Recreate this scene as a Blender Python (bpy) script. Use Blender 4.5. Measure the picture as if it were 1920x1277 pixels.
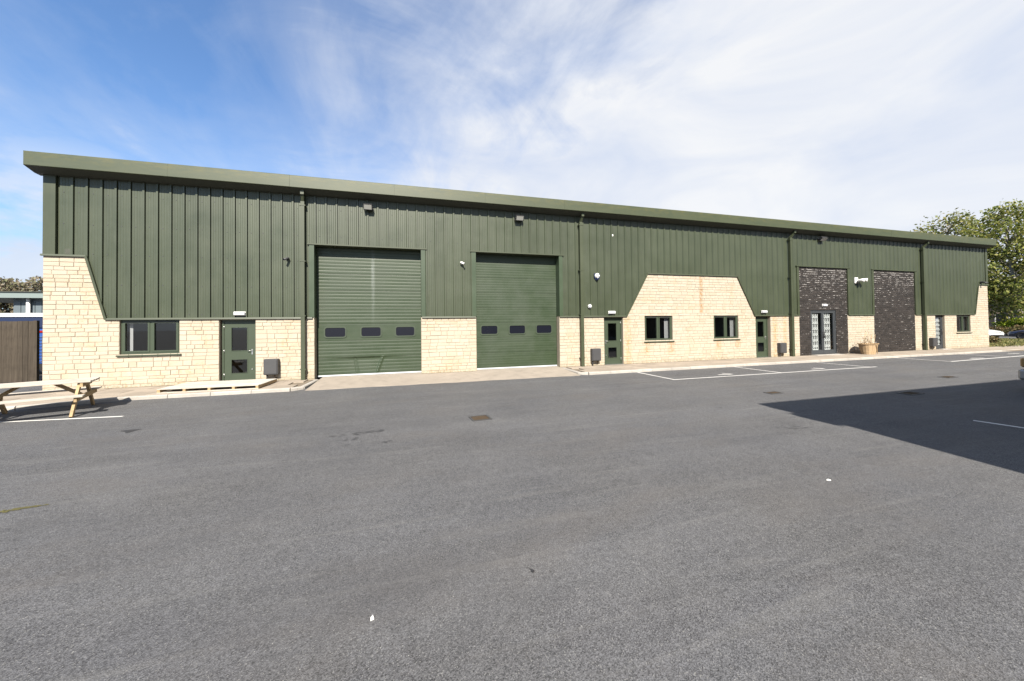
import bpy, math, random
from mathutils import Vector, Matrix

random.seed(11)
for o in list(bpy.data.objects):
    bpy.data.objects.remove(o)
scene = bpy.context.scene
col = scene.collection
PI = math.pi

# ------------------------------------------------------------------ camera
cam_d = bpy.data.cameras.new('camera')
cam = bpy.data.objects.new('camera', cam_d)
col.objects.link(cam)
cam_d.sensor_width = 36.0
cam_d.lens = 12.30
cam_d.shift_y = -0.0198
cam_d.clip_start = 0.05
cam_d.clip_end = 3000
RX = Vector((0.963347, -0.267975, -0.012305))
DN = Vector((-0.007909, 0.017477, -0.999816))
FW = Vector((0.268141, 0.963267, 0.014717))
cam.matrix_world = Matrix(((RX.x, -DN.x, -FW.x, 0.0),
                           (RX.y, -DN.y, -FW.y, -13.7677),
                           (RX.z, -DN.z, -FW.z, 1.7978),
                           (0, 0, 0, 1)))
scene.camera = cam

# ------------------------------------------------------------------ light
SUN = Vector((-0.18, -1.0, 0.90)).normalized()      # towards the sun
SUN_EL = math.asin(SUN.z)
SUN_ROT = math.atan2(SUN.x, SUN.y)
sun_d = bpy.data.lights.new('sun', 'SUN')
sun_d.energy = 5.0
sun_d.angle = math.radians(0.5)
sun_d.color = (1.0, 0.93, 0.82)
sun = bpy.data.objects.new('sun', sun_d)
col.objects.link(sun)
sun.rotation_euler = SUN.to_track_quat('Z', 'Y').to_euler()
sun.location = SUN * 60

scene.view_settings.view_transform = 'Standard'
scene.view_settings.look = 'None'
scene.view_settings.exposure = 1.36
scene.view_settings.gamma = 1.0
scene.view_settings.use_curve_mapping = False

# ------------------------------------------------------------------ node helper
class NT:
    def __init__(self, tree):
        self.t = tree
        self.n = tree.nodes
        self.l = tree.links
    def node(self, typ, **kw):
        nd = self.n.new(typ)
        for k, v in kw.items():
            if k == 'inp':
                for a, b in v.items():
                    if isinstance(b, bpy.types.NodeSocket):
                        self.l.new(b, nd.inputs[a])
                    else:
                        nd.inputs[a].default_value = b
            else:
                setattr(nd, k, v)
        return nd
    def math(self, op, a, b=0.0, c=None, clamp=False):
        nd = self.n.new('ShaderNodeMath'); nd.operation = op; nd.use_clamp = clamp
        for i, v in enumerate((a, b, c)):
            if v is None: continue
            if isinstance(v, bpy.types.NodeSocket): self.l.new(v, nd.inputs[i])
            else: nd.inputs[i].default_value = v
        return nd.outputs[0]
    def mix(self, f, a, b, blend='MIX'):
        nd = self.n.new('ShaderNodeMix'); nd.data_type = 'RGBA'; nd.blend_type = blend
        for i, v in ((0, f), (6, a), (7, b)):
            if isinstance(v, bpy.types.NodeSocket): self.l.new(v, nd.inputs[i])
            elif i == 0: nd.inputs[0].default_value = v
            else: nd.inputs[i].default_value = (*v[:3], 1)
        return nd.outputs[2]
    def ramp(self, f, pts):
        nd = self.n.new('ShaderNodeValToRGB')
        el = nd.color_ramp.elements
        while len(el) < len(pts): el.new(0.5)
        for e, (p, c) in zip(el, pts):
            e.position = p
            e.color = (c, c, c, 1) if isinstance(c, (int, float)) else (*c[:3], 1)
        self.l.new(f, nd.inputs[0])
        return nd.outputs[0]
    def noise(self, vec, scale, detail=4, rough=0.5, dist=0.0):
        nd = self.node('ShaderNodeTexNoise', inp={'Scale': scale, 'Detail': detail, 'Roughness': rough, 'Distortion': dist})
        if vec is not None: self.l.new(vec, nd.inputs['Vector'])
        return nd.outputs[0]
    def mapping(self, vec, scale=(1, 1, 1), rot=(0, 0, 0), loc=(0, 0, 0)):
        nd = self.node('ShaderNodeMapping', inp={'Scale': scale, 'Rotation': rot, 'Location': loc})
        self.l.new(vec, nd.inputs[0])
        return nd.outputs[0]

# ------------------------------------------------------------------ world
world = bpy.data.worlds.new("World")
scene.world = world
world.use_nodes = True
w = NT(world.node_tree)
w.n.clear()
sky = w.node('ShaderNodeTexSky', sky_type='NISHITA', sun_disc=False, sun_elevation=SUN_EL,
             sun_rotation=SUN_ROT, air_density=1.0, dust_density=0.6, ozone_density=1.6)
tc = w.node('ShaderNodeTexCoord')
vn = w.node('ShaderNodeVectorMath', operation='NORMALIZE')
w.l.new(tc.outputs['Generated'], vn.inputs[0])
sx = w.node('ShaderNodeSeparateXYZ')
w.l.new(vn.outputs[0], sx.inputs[0])
dx, dy, dz = sx.outputs
den = w.math('MAXIMUM', w.math('ADD', dz, 0.18), 0.05)
px = w.math('DIVIDE', dx, den)
py = w.math('DIVIDE', dy, den)
cp = w.node('ShaderNodeCombineXYZ')
w.l.new(px, cp.inputs[0]); w.l.new(py, cp.inputs[1])
P = cp.outputs[0]
# broad veil of cloud: thick towards +X, thinning towards -X
veil_n = w.noise(w.mapping(P, (1.0, 1.25, 1), (0, 0, 0.7), (3.4, 2.9, 0)), 1.0, 8, 0.58, 0.7)
puff_n = w.noise(w.mapping(vn.outputs[0], (2.6, 2.6, 4.2), (0.15, 0, 0.3), (2.2, 5.1, 0.7)), 1.0, 9, 0.58, 0.8)
wisp_n = w.noise(w.mapping(P, (2.4, 1.0, 1), (0, 0, -0.75), (0.3, 4.0, 0)), 1.1, 9, 0.58, 1.6)
side = w.math('MULTIPLY', w.math('SUBTRACT', dx, 0.16), 0.66)
dens = w.math('ADD', w.math('ADD', w.math('MULTIPLY', puff_n, 1.05), w.math('ADD', w.math('MULTIPLY', veil_n, 0.95), w.math('MULTIPLY', wisp_n, 0.55))), side)
dens = w.math('MULTIPLY', w.math('SUBTRACT', dens, 0.55), 0.8)
lowr = w.math('MULTIPLY', w.math('MULTIPLY', w.math('ADD', dx, 0.32), 1.1, clamp=True), w.math('SUBTRACT', 0.62, w.math('MULTIPLY', dz, 1.0), clamp=True))
dens = w.math('ADD', dens, w.math('MULTIPLY', lowr, 0.55))
cov = w.ramp(dens, [(0.10, 0.03), (0.36, 0.22), (0.55, 0.55), (0.74, 0.96)])
# low bank of cloud along the horizon
low_n = w.noise(w.mapping(vn.outputs[0], (4.0, 4.0, 11.0), (0, 0, 0), (7.3, 1.2, 0.4)), 1.0, 6, 0.55, 0.3)
low = w.math('MULTIPLY', w.ramp(low_n, [(0.40, 0.0), (0.56, 1.0)]),
             w.ramp(dz, [(0.0, 1.0), (0.20, 1.0), (0.36, 0.0)]))
cov2 = w.math('MAXIMUM', cov, w.math('MULTIPLY', low, 0.85))
shade_n = w.noise(w.mapping(vn.outputs[0], (2.2, 2.2, 5.5), (0.1, 0.1, 0.35), (9.0, 2.0, 0)), 1.0, 7, 0.55, 0.6)
cloud_col = w.mix(w.ramp(shade_n, [(0.32, 0.0), (0.66, 1.0)]), (3.70, 4.10, 4.95), (5.15, 5.20, 5.30))
haze = w.ramp(dz, [(0.0, 0.62), (0.22, 0.12), (0.5, 0.0)])
sky_t = w.mix(1.0, sky.outputs[0], (0.74, 1.00, 1.24), 'MULTIPLY')
sky_h = w.mix(haze, sky_t, (3.3, 3.9, 4.9))
final = w.mix(cov2, sky_h, cloud_col)
bg = w.node('ShaderNodeBackground', inp={'Strength': 0.071})
w.l.new(final, bg.inputs[0])
wo = w.node('ShaderNodeOutputWorld')
w.l.new(bg.outputs[0], wo.inputs[0])

# ------------------------------------------------------------------ materials
def mat(name, base, rough=0.6, metal=0.0, spec=0.4, var=0.0, noise_scale=3.0, noise_amt=0.0, bump=None,
        island=0.0, objvar=0.0, coat=0.0, stretch=(1, 1, 1)):
    m = bpy.data.materials.new(name); m.use_nodes = True
    t = NT(m.node_tree)
    b = t.n['Principled BSDF']
    b.inputs['Roughness'].default_value = rough
    b.inputs['Metallic'].default_value = metal
    b.inputs['Specular IOR Level'].default_value = spec
    b.inputs['Coat Weight'].default_value = coat
    c = None
    g = t.node('ShaderNodeNewGeometry')
    pos = g.outputs['Position']
    val = None
    def addv(v):
        nonlocal val
        val = v if val is None else t.math('ADD', val, v)
    if noise_amt:
        n = t.noise(t.mapping(pos, stretch), noise_scale, 6, 0.6)
        addv(t.math('MULTIPLY', t.math('SUBTRACT', n, 0.5), 2 * noise_amt))
    if island:
        addv(t.math('MULTIPLY', t.math('SUBTRACT', g.outputs['Random Per Island'], 0.5), 2 * island))
    if objvar:
        oi = t.node('ShaderNodeObjectInfo')
        addv(t.math('MULTIPLY', t.math('SUBTRACT', oi.outputs['Random'], 0.5), 2 * objvar))
    if val is not None:
        f = t.math('ADD', val, 1.0)
        cc = t.node('ShaderNodeVectorMath', operation='SCALE')
        cc.inputs[0].default_value = base[:3]
        t.l.new(f, cc.inputs['Scale'])
        t.l.new(cc.outputs[0], b.inputs['Base Color'])
    else:
        b.inputs['Base Color'].default_value = (*base[:3], 1)
    if bump:
        n = t.noise(t.mapping(pos, stretch), bump[0], 5, 0.6)
        bp = t.node('ShaderNodeBump', inp={'Strength': bump[1], 'Distance': bump[2]})
        t.l.new(n, bp.inputs['Height'])
        t.l.new(bp.outputs[0], b.inputs['Normal'])
    return m

def stone_mat():
    m = bpy.data.materials.new('cream_stone'); m.use_nodes = True
    t = NT(m.node_tree); b = t.n['Principled BSDF']
    b.inputs['Roughness'].default_value = 0.9
    b.inputs['Specular IOR Level'].default_value = 0.15
    g = t.node('ShaderNodeNewGeometry'); pos = g.outputs['Position']
    oi = t.node('ShaderNodeObjectInfo')
    rnd = t.math('FRACT', t.math('ADD', g.outputs['Random Per Island'], oi.outputs['Random']))
    c = t.ramp(rnd, [(0.0, (0.322, 0.277, 0.213)), (0.2, (0.336, 0.294, 0.232)), (0.75, (0.348, 0.308, 0.248)), (1.0, (0.330, 0.283, 0.217))])
    # rusty ochre staining in patches
    n1 = t.noise(pos, 1.3, 5, 0.65)
    n2 = t.noise(pos, 14, 5, 0.7)
    st = t.math('MULTIPLY', t.ramp(n1, [(0.50, 0.0), (0.72, 1.0)]), t.ramp(n2, [(0.40, 0.0), (0.62, 1.0)]))
    c = t.mix(t.math('MULTIPLY', st, 0.55), c, (0.342, 0.205, 0.076))
    # drip streaks under the sills and over the middle gable
    sp = t.node('ShaderNodeSeparateXYZ'); t.l.new(pos, sp.inputs[0])
    def streak(x0, wd, z0, z1, amt, colr):
        nonlocal c
        a = t.math('SUBTRACT', 1.0, t.math('DIVIDE', t.math('ABSOLUTE', t.math('SUBTRACT', sp.outputs[0], x0)), wd), clamp=True)
        zz = t.math('MULTIPLY', t.math('GREATER_THAN', sp.outputs[2], z0), t.math('LESS_THAN', sp.outputs[2], z1))
        f = t.math('MULTIPLY', t.math('MULTIPLY', a, zz), t.ramp(t.noise(pos, 7, 4, 0.7), [(0.36, 0.0), (0.62, amt)]))
        c = t.mix(f, c, colr)
    streak(13.30, 0.16, 2.3, 4.08, 1.0, (0.251, 0.129, 0.038))
    streak(10.20, 0.22, 0.5, 0.98, 0.8, (0.319, 0.167, 0.053))
    streak(11.55, 0.26, 0.45, 0.98, 0.9, (0.319, 0.152, 0.053))
    streak(14.25, 0.25, 0.5, 0.98, 0.7, (0.319, 0.167, 0.061))
    streak(15.45, 0.22, 0.55, 0.98, 0.9, (0.342, 0.167, 0.068))
    streak(8.95 + 0.25, 0.28, 0.0, 2.1, 0.8, (0.319, 0.205, 0.076))
    streak(17.9, 0.25, 0.0, 2.1, 0.8, (0.304, 0.198, 0.076))
    streak(18.6, 0.2, 0.2, 2.1, 0.8, (0.304, 0.198, 0.076))
    # damp, soiled foot of the wall
    c = t.mix(t.math('MULTIPLY', t.ramp(sp.outputs[2], [(0.0, 0.8), (0.22, 0.0)]), t.ramp(n2, [(0.4, 0.0), (0.6, 0.9)])), c, (0.198, 0.160, 0.091))
    t.l.new(c, b.inputs['Base Color'])
    bp = t.node('ShaderNodeBump', inp={'Strength': 0.5, 'Distance': 0.012})
    t.l.new(t.noise(pos, 26, 5, 0.65), bp.inputs['Height'])
    t.l.new(bp.outputs[0], b.inputs['Normal'])
    return m

def cladding_mat(name, base, streaks=1.0, rough=0.42):
    m = bpy.data.materials.new(name); m.use_nodes = True
    t = NT(m.node_tree); b = t.n['Principled BSDF']
    b.inputs['Specular IOR Level'].default_value = 0.5
    g = t.node('ShaderNodeNewGeometry'); pos = g.outputs['Position']
    oi = t.node('ShaderNodeObjectInfo')
    n1 = t.noise(t.mapping(pos, (9, 9, 0.25)), 1.6, 5, 0.65)
    n2 = t.noise(pos, 0.8, 4, 0.6)
    n3 = t.noise(t.mapping(pos, (26, 26, 1.2)), 1.0, 4, 0.7)
    f = t.math('ADD', t.math('MULTIPLY', t.math('SUBTRACT', n1, 0.5), 0.38 * streaks),
               t.math('MULTIPLY', t.math('SUBTRACT', n2, 0.5), 0.30))
    f = t.math('ADD', f, t.math('MULTIPLY', t.math('SUBTRACT', oi.outputs['Random'], 0.5), 0.10))
    f = t.math('ADD', f, 1.0)
    cc = t.node('ShaderNodeVectorMath', operation='SCALE')
    cc.inputs[0].default_value = base
    t.l.new(f, cc.inputs['Scale'])
    dust = t.math('MULTIPLY', t.ramp(n3, [(0.52, 0.0), (0.74, 1.0)]), 0.16 * streaks)
    c = t.mix(dust, cc.outputs[0], (0.100, 0.108, 0.078))
    t.l.new(c, b.inputs['Base Color'])
    t.l.new(t.ramp(n2, [(0.3, rough - 0.06), (0.7, rough + 0.10)]), b.inputs['Roughness'])
    return m

def fascia_mat():
    m = bpy.data.materials.new('fascia_green'); m.use_nodes = True
    t = NT(m.node_tree); b = t.n['Principled BSDF']
    g = t.node('ShaderNodeNewGeometry'); pos = g.outputs['Position']
    sp = t.node('ShaderNodeSeparateXYZ'); t.l.new(pos, sp.inputs[0])
    n1 = t.noise(t.mapping(pos, (0.8, 1, 3)), 1.4, 6, 0.65)
    c = t.mix(t.ramp(n1, [(0.35, 0.0), (0.7, 1.0)]), (0.032, 0.042, 0.019), (0.044, 0.052, 0.025))
    lich = t.math('MULTIPLY', t.ramp(t.noise(t.mapping(pos, (1.2, 1, 5)), 2.2, 6, 0.7), [(0.45, 0.0), (0.68, 1.0)]),
                  t.ramp(t.math('SUBTRACT', sp.outputs[2], 6.6), [(0.1, 0.1), (0.36, 0.9)]))
    c = t.mix(lich, c, (0.075, 0.070, 0.018))
    t.l.new(c, b.inputs['Base Color'])
    b.inputs['Roughness'].default_value = 0.5
    return m

def door_mat():
    m = bpy.data.materials.new('sectional_door_green'); m.use_nodes = True
    t = NT(m.node_tree); b = t.n['Principled BSDF']
    b.inputs['Specular IOR Level'].default_value = 0.5
    g = t.node('ShaderNodeNewGeometry'); pos = g.outputs['Position']
    n1 = t.noise(t.mapping(pos, (0.5, 1, 7)), 1.2, 5, 0.6)
    n2 = t.noise(pos, 1.1, 5, 0.65)
    c = t.mix(t.ramp(n1, [(0.32, 0.0), (0.7, 1.0)]), (0.0160, 0.0290, 0.0105), (0.0260, 0.0395, 0.0185))
    c = t.mix(t.math('MULTIPLY', t.ramp(n2, [(0.42, 0.0), (0.75, 1.0)]), 0.35), c, (0.0429, 0.0528, 0.0403))
    # pale vertical streak down the left door
    sp = t.node('ShaderNodeSeparateXYZ'); t.l.new(pos, sp.inputs[0])
    a = t.math('SUBTRACT', 1.0, t.math('DIVIDE', t.math('ABSOLUTE', t.math('SUBTRACT', sp.outputs[0], -1.50)), 0.09), clamp=True)
    zz = t.ramp(t.math('MULTIPLY', sp.outputs[2], 0.2), [(0.35, 0.0), (0.62, 0.55), (0.72, 1.0), (0.80, 1.0), (0.93, 0.35)])
    c = t.mix(t.math('MULTIPLY', t.math('MULTIPLY', a, zz), t.ramp(t.noise(t.mapping(pos, (3, 1, 1)), 5, 4, 0.6), [(0.3, 0.15), (0.7, 0.55)])), c, (0.1808, 0.2006, 0.1907))
    t.l.new(c, b.inputs['Base Color'])
    t.l.new(t.ramp(n2, [(0.3, 0.44), (0.7, 0.58)]), b.inputs['Roughness'])
    return m

def asphalt_mat():
    m = bpy.data.materials.new('asphalt'); m.use_nodes = True
    t = NT(m.node_tree); b = t.n['Principled BSDF']
    b.inputs['Specular IOR Level'].default_value = 0.25
    g = t.node('ShaderNodeNewGeometry'); pos = g.outputs['Position']
    vo = t.node('ShaderNodeTexVoronoi', inp={'Scale': 165.0}); t.l.new(pos, vo.inputs['Vector'])
    vs = t.node('ShaderNodeSeparateColor'); t.l.new(vo.outputs['Color'], vs.inputs[0])
    grain = t.noise(pos, 105, 3, 0.75)
    grain2 = t.noise(pos, 16, 4, 0.7)
    big = t.noise(pos, 0.33, 5, 0.6)
    mid = t.noise(pos, 1.7, 5, 0.65)
    lane = t.noise(t.mapping(pos, (0.10, 1.1, 1), (0, 0, 0.10)), 1.5, 6, 0.62, 0.3)
    f = t.math('ADD', 1.0, t.math('MULTIPLY', t.math('SUBTRACT', vs.outputs[0], 0.5), 1.05))
    for n, a in ((grain, 1.5), (grain2, 0.7), (big, 0.40), (mid, 0.30), (lane, 0.50)):
        f = t.math('ADD', f, t.math('MULTIPLY', t.math('SUBTRACT', n, 0.5), a))
    f = t.math('MAXIMUM', f, 0.12)
    tint = t.mix(t.ramp(t.noise(t.mapping(pos, (1, 1, 1), (0, 0, 0), (5, 3, 0)), 0.45, 4, 0.6), [(0.35, 0.0), (0.7, 1.0)]), (0.072, 0.0725, 0.0765), (0.079, 0.078, 0.079))
    cc = t.node('ShaderNodeVectorMath', operation='SCALE')
    t.l.new(tint, cc.inputs[0]); t.l.new(f, cc.inputs['Scale'])
    c = cc.outputs[0]
    # pale chippings
    c = t.mix(t.math('MULTIPLY', t.math('GREATER_THAN', vs.outputs[1], 0.965), 0.6), c, (0.205, 0.201, 0.190))
    vo2 = t.node('ShaderNodeTexVoronoi', inp={'Scale': 24.0}); t.l.new(pos, vo2.inputs['Vector'])
    fleck = t.math('LESS_THAN', vo2.outputs['Distance'], 0.085)
    v2 = t.node('ShaderNodeSeparateColor'); t.l.new(vo2.outputs['Color'], v2.inputs[0])
    c = t.mix(t.math('MULTIPLY', fleck, t.math('MULTIPLY', t.math('GREATER_THAN', v2.outputs[0], 0.80), 0.7)), c, (0.319, 0.312, 0.289))
    # pale tyre-scrub arcs, dark oil spots
    scrub = t.noise(t.mapping(pos, (0.22, 3.2, 1), (0, 0, -0.16), (2, 7, 0)), 1.6, 7, 0.6, 0.7)
    c = t.mix(t.math('MULTIPLY', t.ramp(scrub, [(0.55, 0.0), (0.70, 1.0)]), 0.24), c, (0.152, 0.148, 0.141))
    warm = t.math('MULTIPLY', t.ramp(t.noise(t.mapping(pos, (0.5, 1.3, 1), (0, 0, -0.1), (4, 2, 0)), 0.7, 6, 0.65), [(0.52, 0.0), (0.72, 1.0)]), 0.35)
    c = t.mix(warm, c, (0.088, 0.079, 0.071))
    damp = t.noise(t.mapping(pos, (0.35, 0.9, 1), (0, 0, -0.2), (9, 5, 0)), 0.8, 6, 0.65)
    c = t.mix(t.math('MULTIPLY', t.ramp(damp, [(0.52, 0.0), (0.70, 1.0)]), 0.35), c, (0.050, 0.050, 0.053))
    oil = t.noise(t.mapping(pos, (1.3, 1.7, 1), (0, 0, 0.4), (1, 8, 0)), 1.5, 5, 0.6)
    c = t.mix(t.math('MULTIPLY', t.ramp(oil, [(0.69, 0.0), (0.78, 1.0)]), 0.5), c, (0.019, 0.019, 0.021))
    t.l.new(c, b.inputs['Base Color'])
    b.inputs['Roughness'].default_value = 0.85
    bp = t.node('ShaderNodeBump', inp={'Strength': 0.55, 'Distance': 0.006})
    t.l.new(t.math('ADD', t.math('MULTIPLY', vo.outputs['Distance'], 0.7), grain), bp.inputs['Height'])
    t.l.new(bp.outputs[0], b.inputs['Normal'])
    return m

def concrete_mat(name, base, amt=0.25, objv=0.06):
    m = bpy.data.materials.new(name); m.use_nodes = True
    t = NT(m.node_tree); b = t.n['Principled BSDF']
    b.inputs['Roughness'].default_value = 0.88
    b.inputs['Specular IOR Level'].default_value = 0.2
    g = t.node('ShaderNodeNewGeometry'); pos = g.outputs['Position']
    oi = t.node('ShaderNodeObjectInfo')
    f = t.math('ADD', 1.0, t.math('MULTIPLY', t.math('SUBTRACT', t.noise(pos, 1.2, 6, 0.65), 0.5), 2 * amt))
    f = t.math('ADD', f, t.math('MULTIPLY', t.math('SUBTRACT', t.noise(pos, 40, 4, 0.7), 0.5), 0.5))
    f = t.math('ADD', f, t.math('MULTIPLY', t.math('SUBTRACT', oi.outputs['Random'], 0.5), 2 * objv))
    cc = t.node('ShaderNodeVectorMath', operation='SCALE')
    cc.inputs[0].default_value = base
    t.l.new(f, cc.inputs['Scale'])
    c = t.mix(t.math('MULTIPLY', t.ramp(t.noise(pos, 2.6, 6, 0.7), [(0.52, 0.0), (0.74, 1.0)]), 0.5), cc.outputs[0],
              tuple(x * 0.55 for x in base))
    t.l.new(c, b.inputs['Base Color'])
    bp = t.node('ShaderNodeBump', inp={'Strength': 0.3, 'Distance': 0.004})
    t.l.new(t.noise(pos, 60, 4, 0.7), bp.inputs['Height'])
    t.l.new(bp.outputs[0], b.inputs['Normal'])
    return m

def wood_mat(name, a, bcol, rough=0.8, axis=(1.5, 22, 22)):
    m = bpy.data.materials.new(name); m.use_nodes = True
    t = NT(m.node_tree); b = t.n['Principled BSDF']
    b.inputs['Roughness'].default_value = rough
    b.inputs['Specular IOR Level'].default_value = 0.2
    tcn = t.node('ShaderNodeTexCoord'); oi = t.node('ShaderNodeObjectInfo')
    g = t.node('ShaderNodeNewGeometry')
    n = t.noise(t.mapping(tcn.outputs['Object'], axis), 1.3, 6, 0.65, 0.4)
    n2 = t.noise(g.outputs['Position'], 3.5, 5, 0.6)
    c = t.mix(t.ramp(n, [(0.3, 0.0), (0.7, 1.0)]), a, bcol)
    c = t.mix(t.math('MULTIPLY', t.ramp(n2, [(0.5, 0.0), (0.75, 1.0)]), 0.4), c, tuple(x * 0.5 for x in a))
    cc = t.node('ShaderNodeVectorMath', operation='SCALE')
    t.l.new(c, cc.inputs[0])
    t.l.new(t.math('ADD', 0.85, t.math('MULTIPLY', oi.outputs['Random'], 0.3)), cc.inputs['Scale'])
    t.l.new(cc.outputs[0], b.inputs['Base Color'])
    return m

def glass_mat(name='window_glass', tint=0.72, f0=0.06, extra=(0.02, 0.022, 0.024)):
    m = bpy.data.materials.new(name); m.use_nodes = True
    t = NT(m.node_tree); t.n.remove(t.n['Principled BSDF'])
    lw = t.node('ShaderNodeLayerWeight', inp={'Blend': 0.5})
    fr = t.math('ADD', 0.08, t.math('MULTIPLY', t.math('POWER', lw.outputs['Facing'], 4.0), 0.9), clamp=True)
    tr = t.node('ShaderNodeBsdfTransparent', inp={'Color': (tint, tint * 1.01, tint * 0.99, 1)})
    gl = t.node('ShaderNodeBsdfGlossy', inp={'Roughness': 0.02, 'Color': (0.9, 0.93, 0.95, 1)})
    mx = t.node('ShaderNodeMixShader')
    t.l.new(fr, mx.inputs[0])
    t.l.new(tr.outputs[0], mx.inputs[1]); t.l.new(gl.outputs[0], mx.inputs[2])
    t.l.new(mx.outputs[0], t.n['Material Output'].inputs[0])
    return m

def leaf_mat(name, a, b2, c2=None, trans=0.35):
    m = bpy.data.materials.new(name); m.use_nodes = True
    t = NT(m.node_tree); p = t.n['Principled BSDF']
    p.inputs['Roughness'].default_value = 0.6
    p.inputs['Specular IOR Level'].default_value = 0.25
    g = t.node('ShaderNodeNewGeometry')
    pts = [(0.0, a), (0.6, b2)] + ([(1.0, c2)] if c2 else [])
    c = t.ramp(g.outputs['Random Per Island'], pts)
    n = t.noise(g.outputs['Position'], 0.8, 4, 0.6)
    cc = t.node('ShaderNodeVectorMath', operation='SCALE')
    t.l.new(c, cc.inputs[0])
    t.l.new(t.ramp(n, [(0.3, 0.75), (0.7, 1.2)]), cc.inputs['Scale'])
    t.l.new(cc.outputs[0], p.inputs['Base Color'])
    tl = t.node('ShaderNodeBsdfTranslucent')
    t.l.new(cc.outputs[0], tl.inputs[0])
    mx = t.node('ShaderNodeMixShader', inp={0: trans})
    t.l.new(p.outputs[0], mx.inputs[1]); t.l.new(tl.outputs[0], mx.inputs[2])
    t.l.new(mx.outputs[0], t.n['Material Output'].inputs[0])
    return m

def black_brick_mat():
    m = bpy.data.materials.new('black_painted_brick'); m.use_nodes = True
    t = NT(m.node_tree); b = t.n['Principled BSDF']
    g = t.node('ShaderNodeNewGeometry'); pos = g.outputs['Position']
    c = t.mix(g.outputs['Random Per Island'], (0.019, 0.0165, 0.015), (0.034, 0.029, 0.026))
    sp = t.node('ShaderNodeSeparateXYZ'); t.l.new(pos, sp.inputs[0])
    hi = t.ramp(t.math('MULTIPLY', sp.outputs[2], 0.2), [(0.0, 0.02), (0.45, 0.03), (0.9, 0.075)])
    flake = t.math('GREATER_THAN', t.math('ADD', t.noise(t.mapping(pos, (0.5, 1, 2.6)), 11, 4, 0.72), hi), 0.71)
    vo = t.node('ShaderNodeTexVoronoi', inp={'Scale': 4.2, 'Randomness': 0.75}); t.l.new(t.mapping(pos, (1, 0.0, 1)), vo.inputs['Vector'])
    vc = t.node('ShaderNodeSeparateColor'); t.l.new(vo.outputs['Color'], vc.inputs[0])
    dot = t.math('MULTIPLY', t.math('LESS_THAN', vo.outputs['Distance'], t.math('MULTIPLY', vc.outputs[1], 0.27)), t.math('GREATER_THAN', vc.outputs[0], 0.30))
    c = t.mix(t.math('MULTIPLY', t.math('MAXIMUM', flake, dot), 0.9), c, (0.380, 0.357, 0.342))
    t.l.new(c, b.inputs['Base Color'])
    b.inputs['Roughness'].default_value = 0.55
    b.inputs['Specular IOR Level'].default_value = 0.2
    return m

def black_mortar_mat():
    m = bpy.data.materials.new('black_painted_mortar'); m.use_nodes = True
    t = NT(m.node_tree); b = t.n['Principled BSDF']
    g = t.node('ShaderNodeNewGeometry'); pos = g.outputs['Position']
    sp = t.node('ShaderNodeSeparateXYZ'); t.l.new(pos, sp.inputs[0])
    hi = t.ramp(t.math('MULTIPLY', sp.outputs[2], 0.2), [(0.0, -0.03), (0.5, 0.0), (0.92, 0.10)])
    fl = t.math('GREATER_THAN', t.math('ADD', t.noise(t.mapping(pos, (0.5, 1, 2.2)), 6, 5, 0.7), hi), 0.60)
    c = t.mix(fl, (0.017, 0.016, 0.017), (0.350, 0.334, 0.319))
    t.l.new(c, b.inputs['Base Color'])
    b.inputs['Roughness'].default_value = 0.8
    return m

M = {}
M['stone'] = stone_mat()
M['mortar'] = mat('mortar', (0.262, 0.224, 0.170), 0.95, noise_scale=9, noise_amt=0.25, spec=0.1)
M['clad'] = cladding_mat('green_cladding', (0.035, 0.0435, 0.0240))
M['trim'] = cladding_mat('green_trim', (0.033, 0.041, 0.020), 0.5, 0.5)
M['jamb'] = cladding_mat('green_jamb', (0.030, 0.046, 0.024), 0.5, 0.42)
M['fascia'] = fascia_mat()
M['soffit'] = mat('soffit_dark', (0.038, 0.041, 0.032), 0.6)
M['roof'] = mat('roof_sheet', (0.076, 0.084, 0.061), 0.55, noise_scale=1, noise_amt=0.2)
M['door'] = door_mat()
M['frame'] = mat('frame_green', (0.034, 0.046, 0.028), 0.45, spec=0.45, noise_scale=2, noise_amt=0.12)
M['glass'] = glass_mat('window_glass', 0.80)
M['glassclear'] = glass_mat('clear_glass', 0.93)
M['rubber'] = mat('rubber_black', (0.014, 0.014, 0.014), 0.7)
M['room'] = mat('interior_wall', (0.13, 0.13, 0.126), 0.9)
M['white'] = mat('white_plastic', (0.72, 0.71, 0.68), 0.45, noise_scale=4, noise_amt=0.08)
M['grille'] = mat('grille_grey', (0.42, 0.44, 0.45), 0.5)
M['blind'] = mat('white_blind', (0.36, 0.37, 0.39), 0.7)
M['steel'] = mat('brushed_steel', (0.418, 0.418, 0.410), 0.35, metal=0.9)
M['greyplastic'] = mat('grey_plastic', (0.042, 0.042, 0.044), 0.55, noise_scale=5, noise_amt=0.15)
M['dark'] = mat('dark_metal', (0.023, 0.023, 0.025), 0.5)
M['lens'] = mat('lamp_lens', (0.24, 0.24, 0.22), 0.2, spec=0.5)
M['asphalt'] = asphalt_mat()
M['slab'] = concrete_mat('paving_slab', (0.245, 0.208, 0.168), 0.24, 0.12)
M['kerb'] = concrete_mat('kerb_concrete', (0.290, 0.270, 0.243), 0.22, 0.08)
M['apron'] = concrete_mat('apron_concrete', (0.245, 0.213, 0.177), 0.30, 0.0)
M['joint'] = concrete_mat('joint_sand', (0.152, 0.125, 0.095), 0.2, 0.0)
M['brick'] = black_brick_mat()
M['bmortar'] = black_mortar_mat()
M['anthracite'] = mat('anthracite_frame', (0.036, 0.040, 0.044), 0.45)
M['rust'] = mat('rusty_iron', (0.052, 0.034, 0.018), 0.85, noise_scale=14, noise_amt=0.5, bump=(40, 0.5, 0.004))
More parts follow.
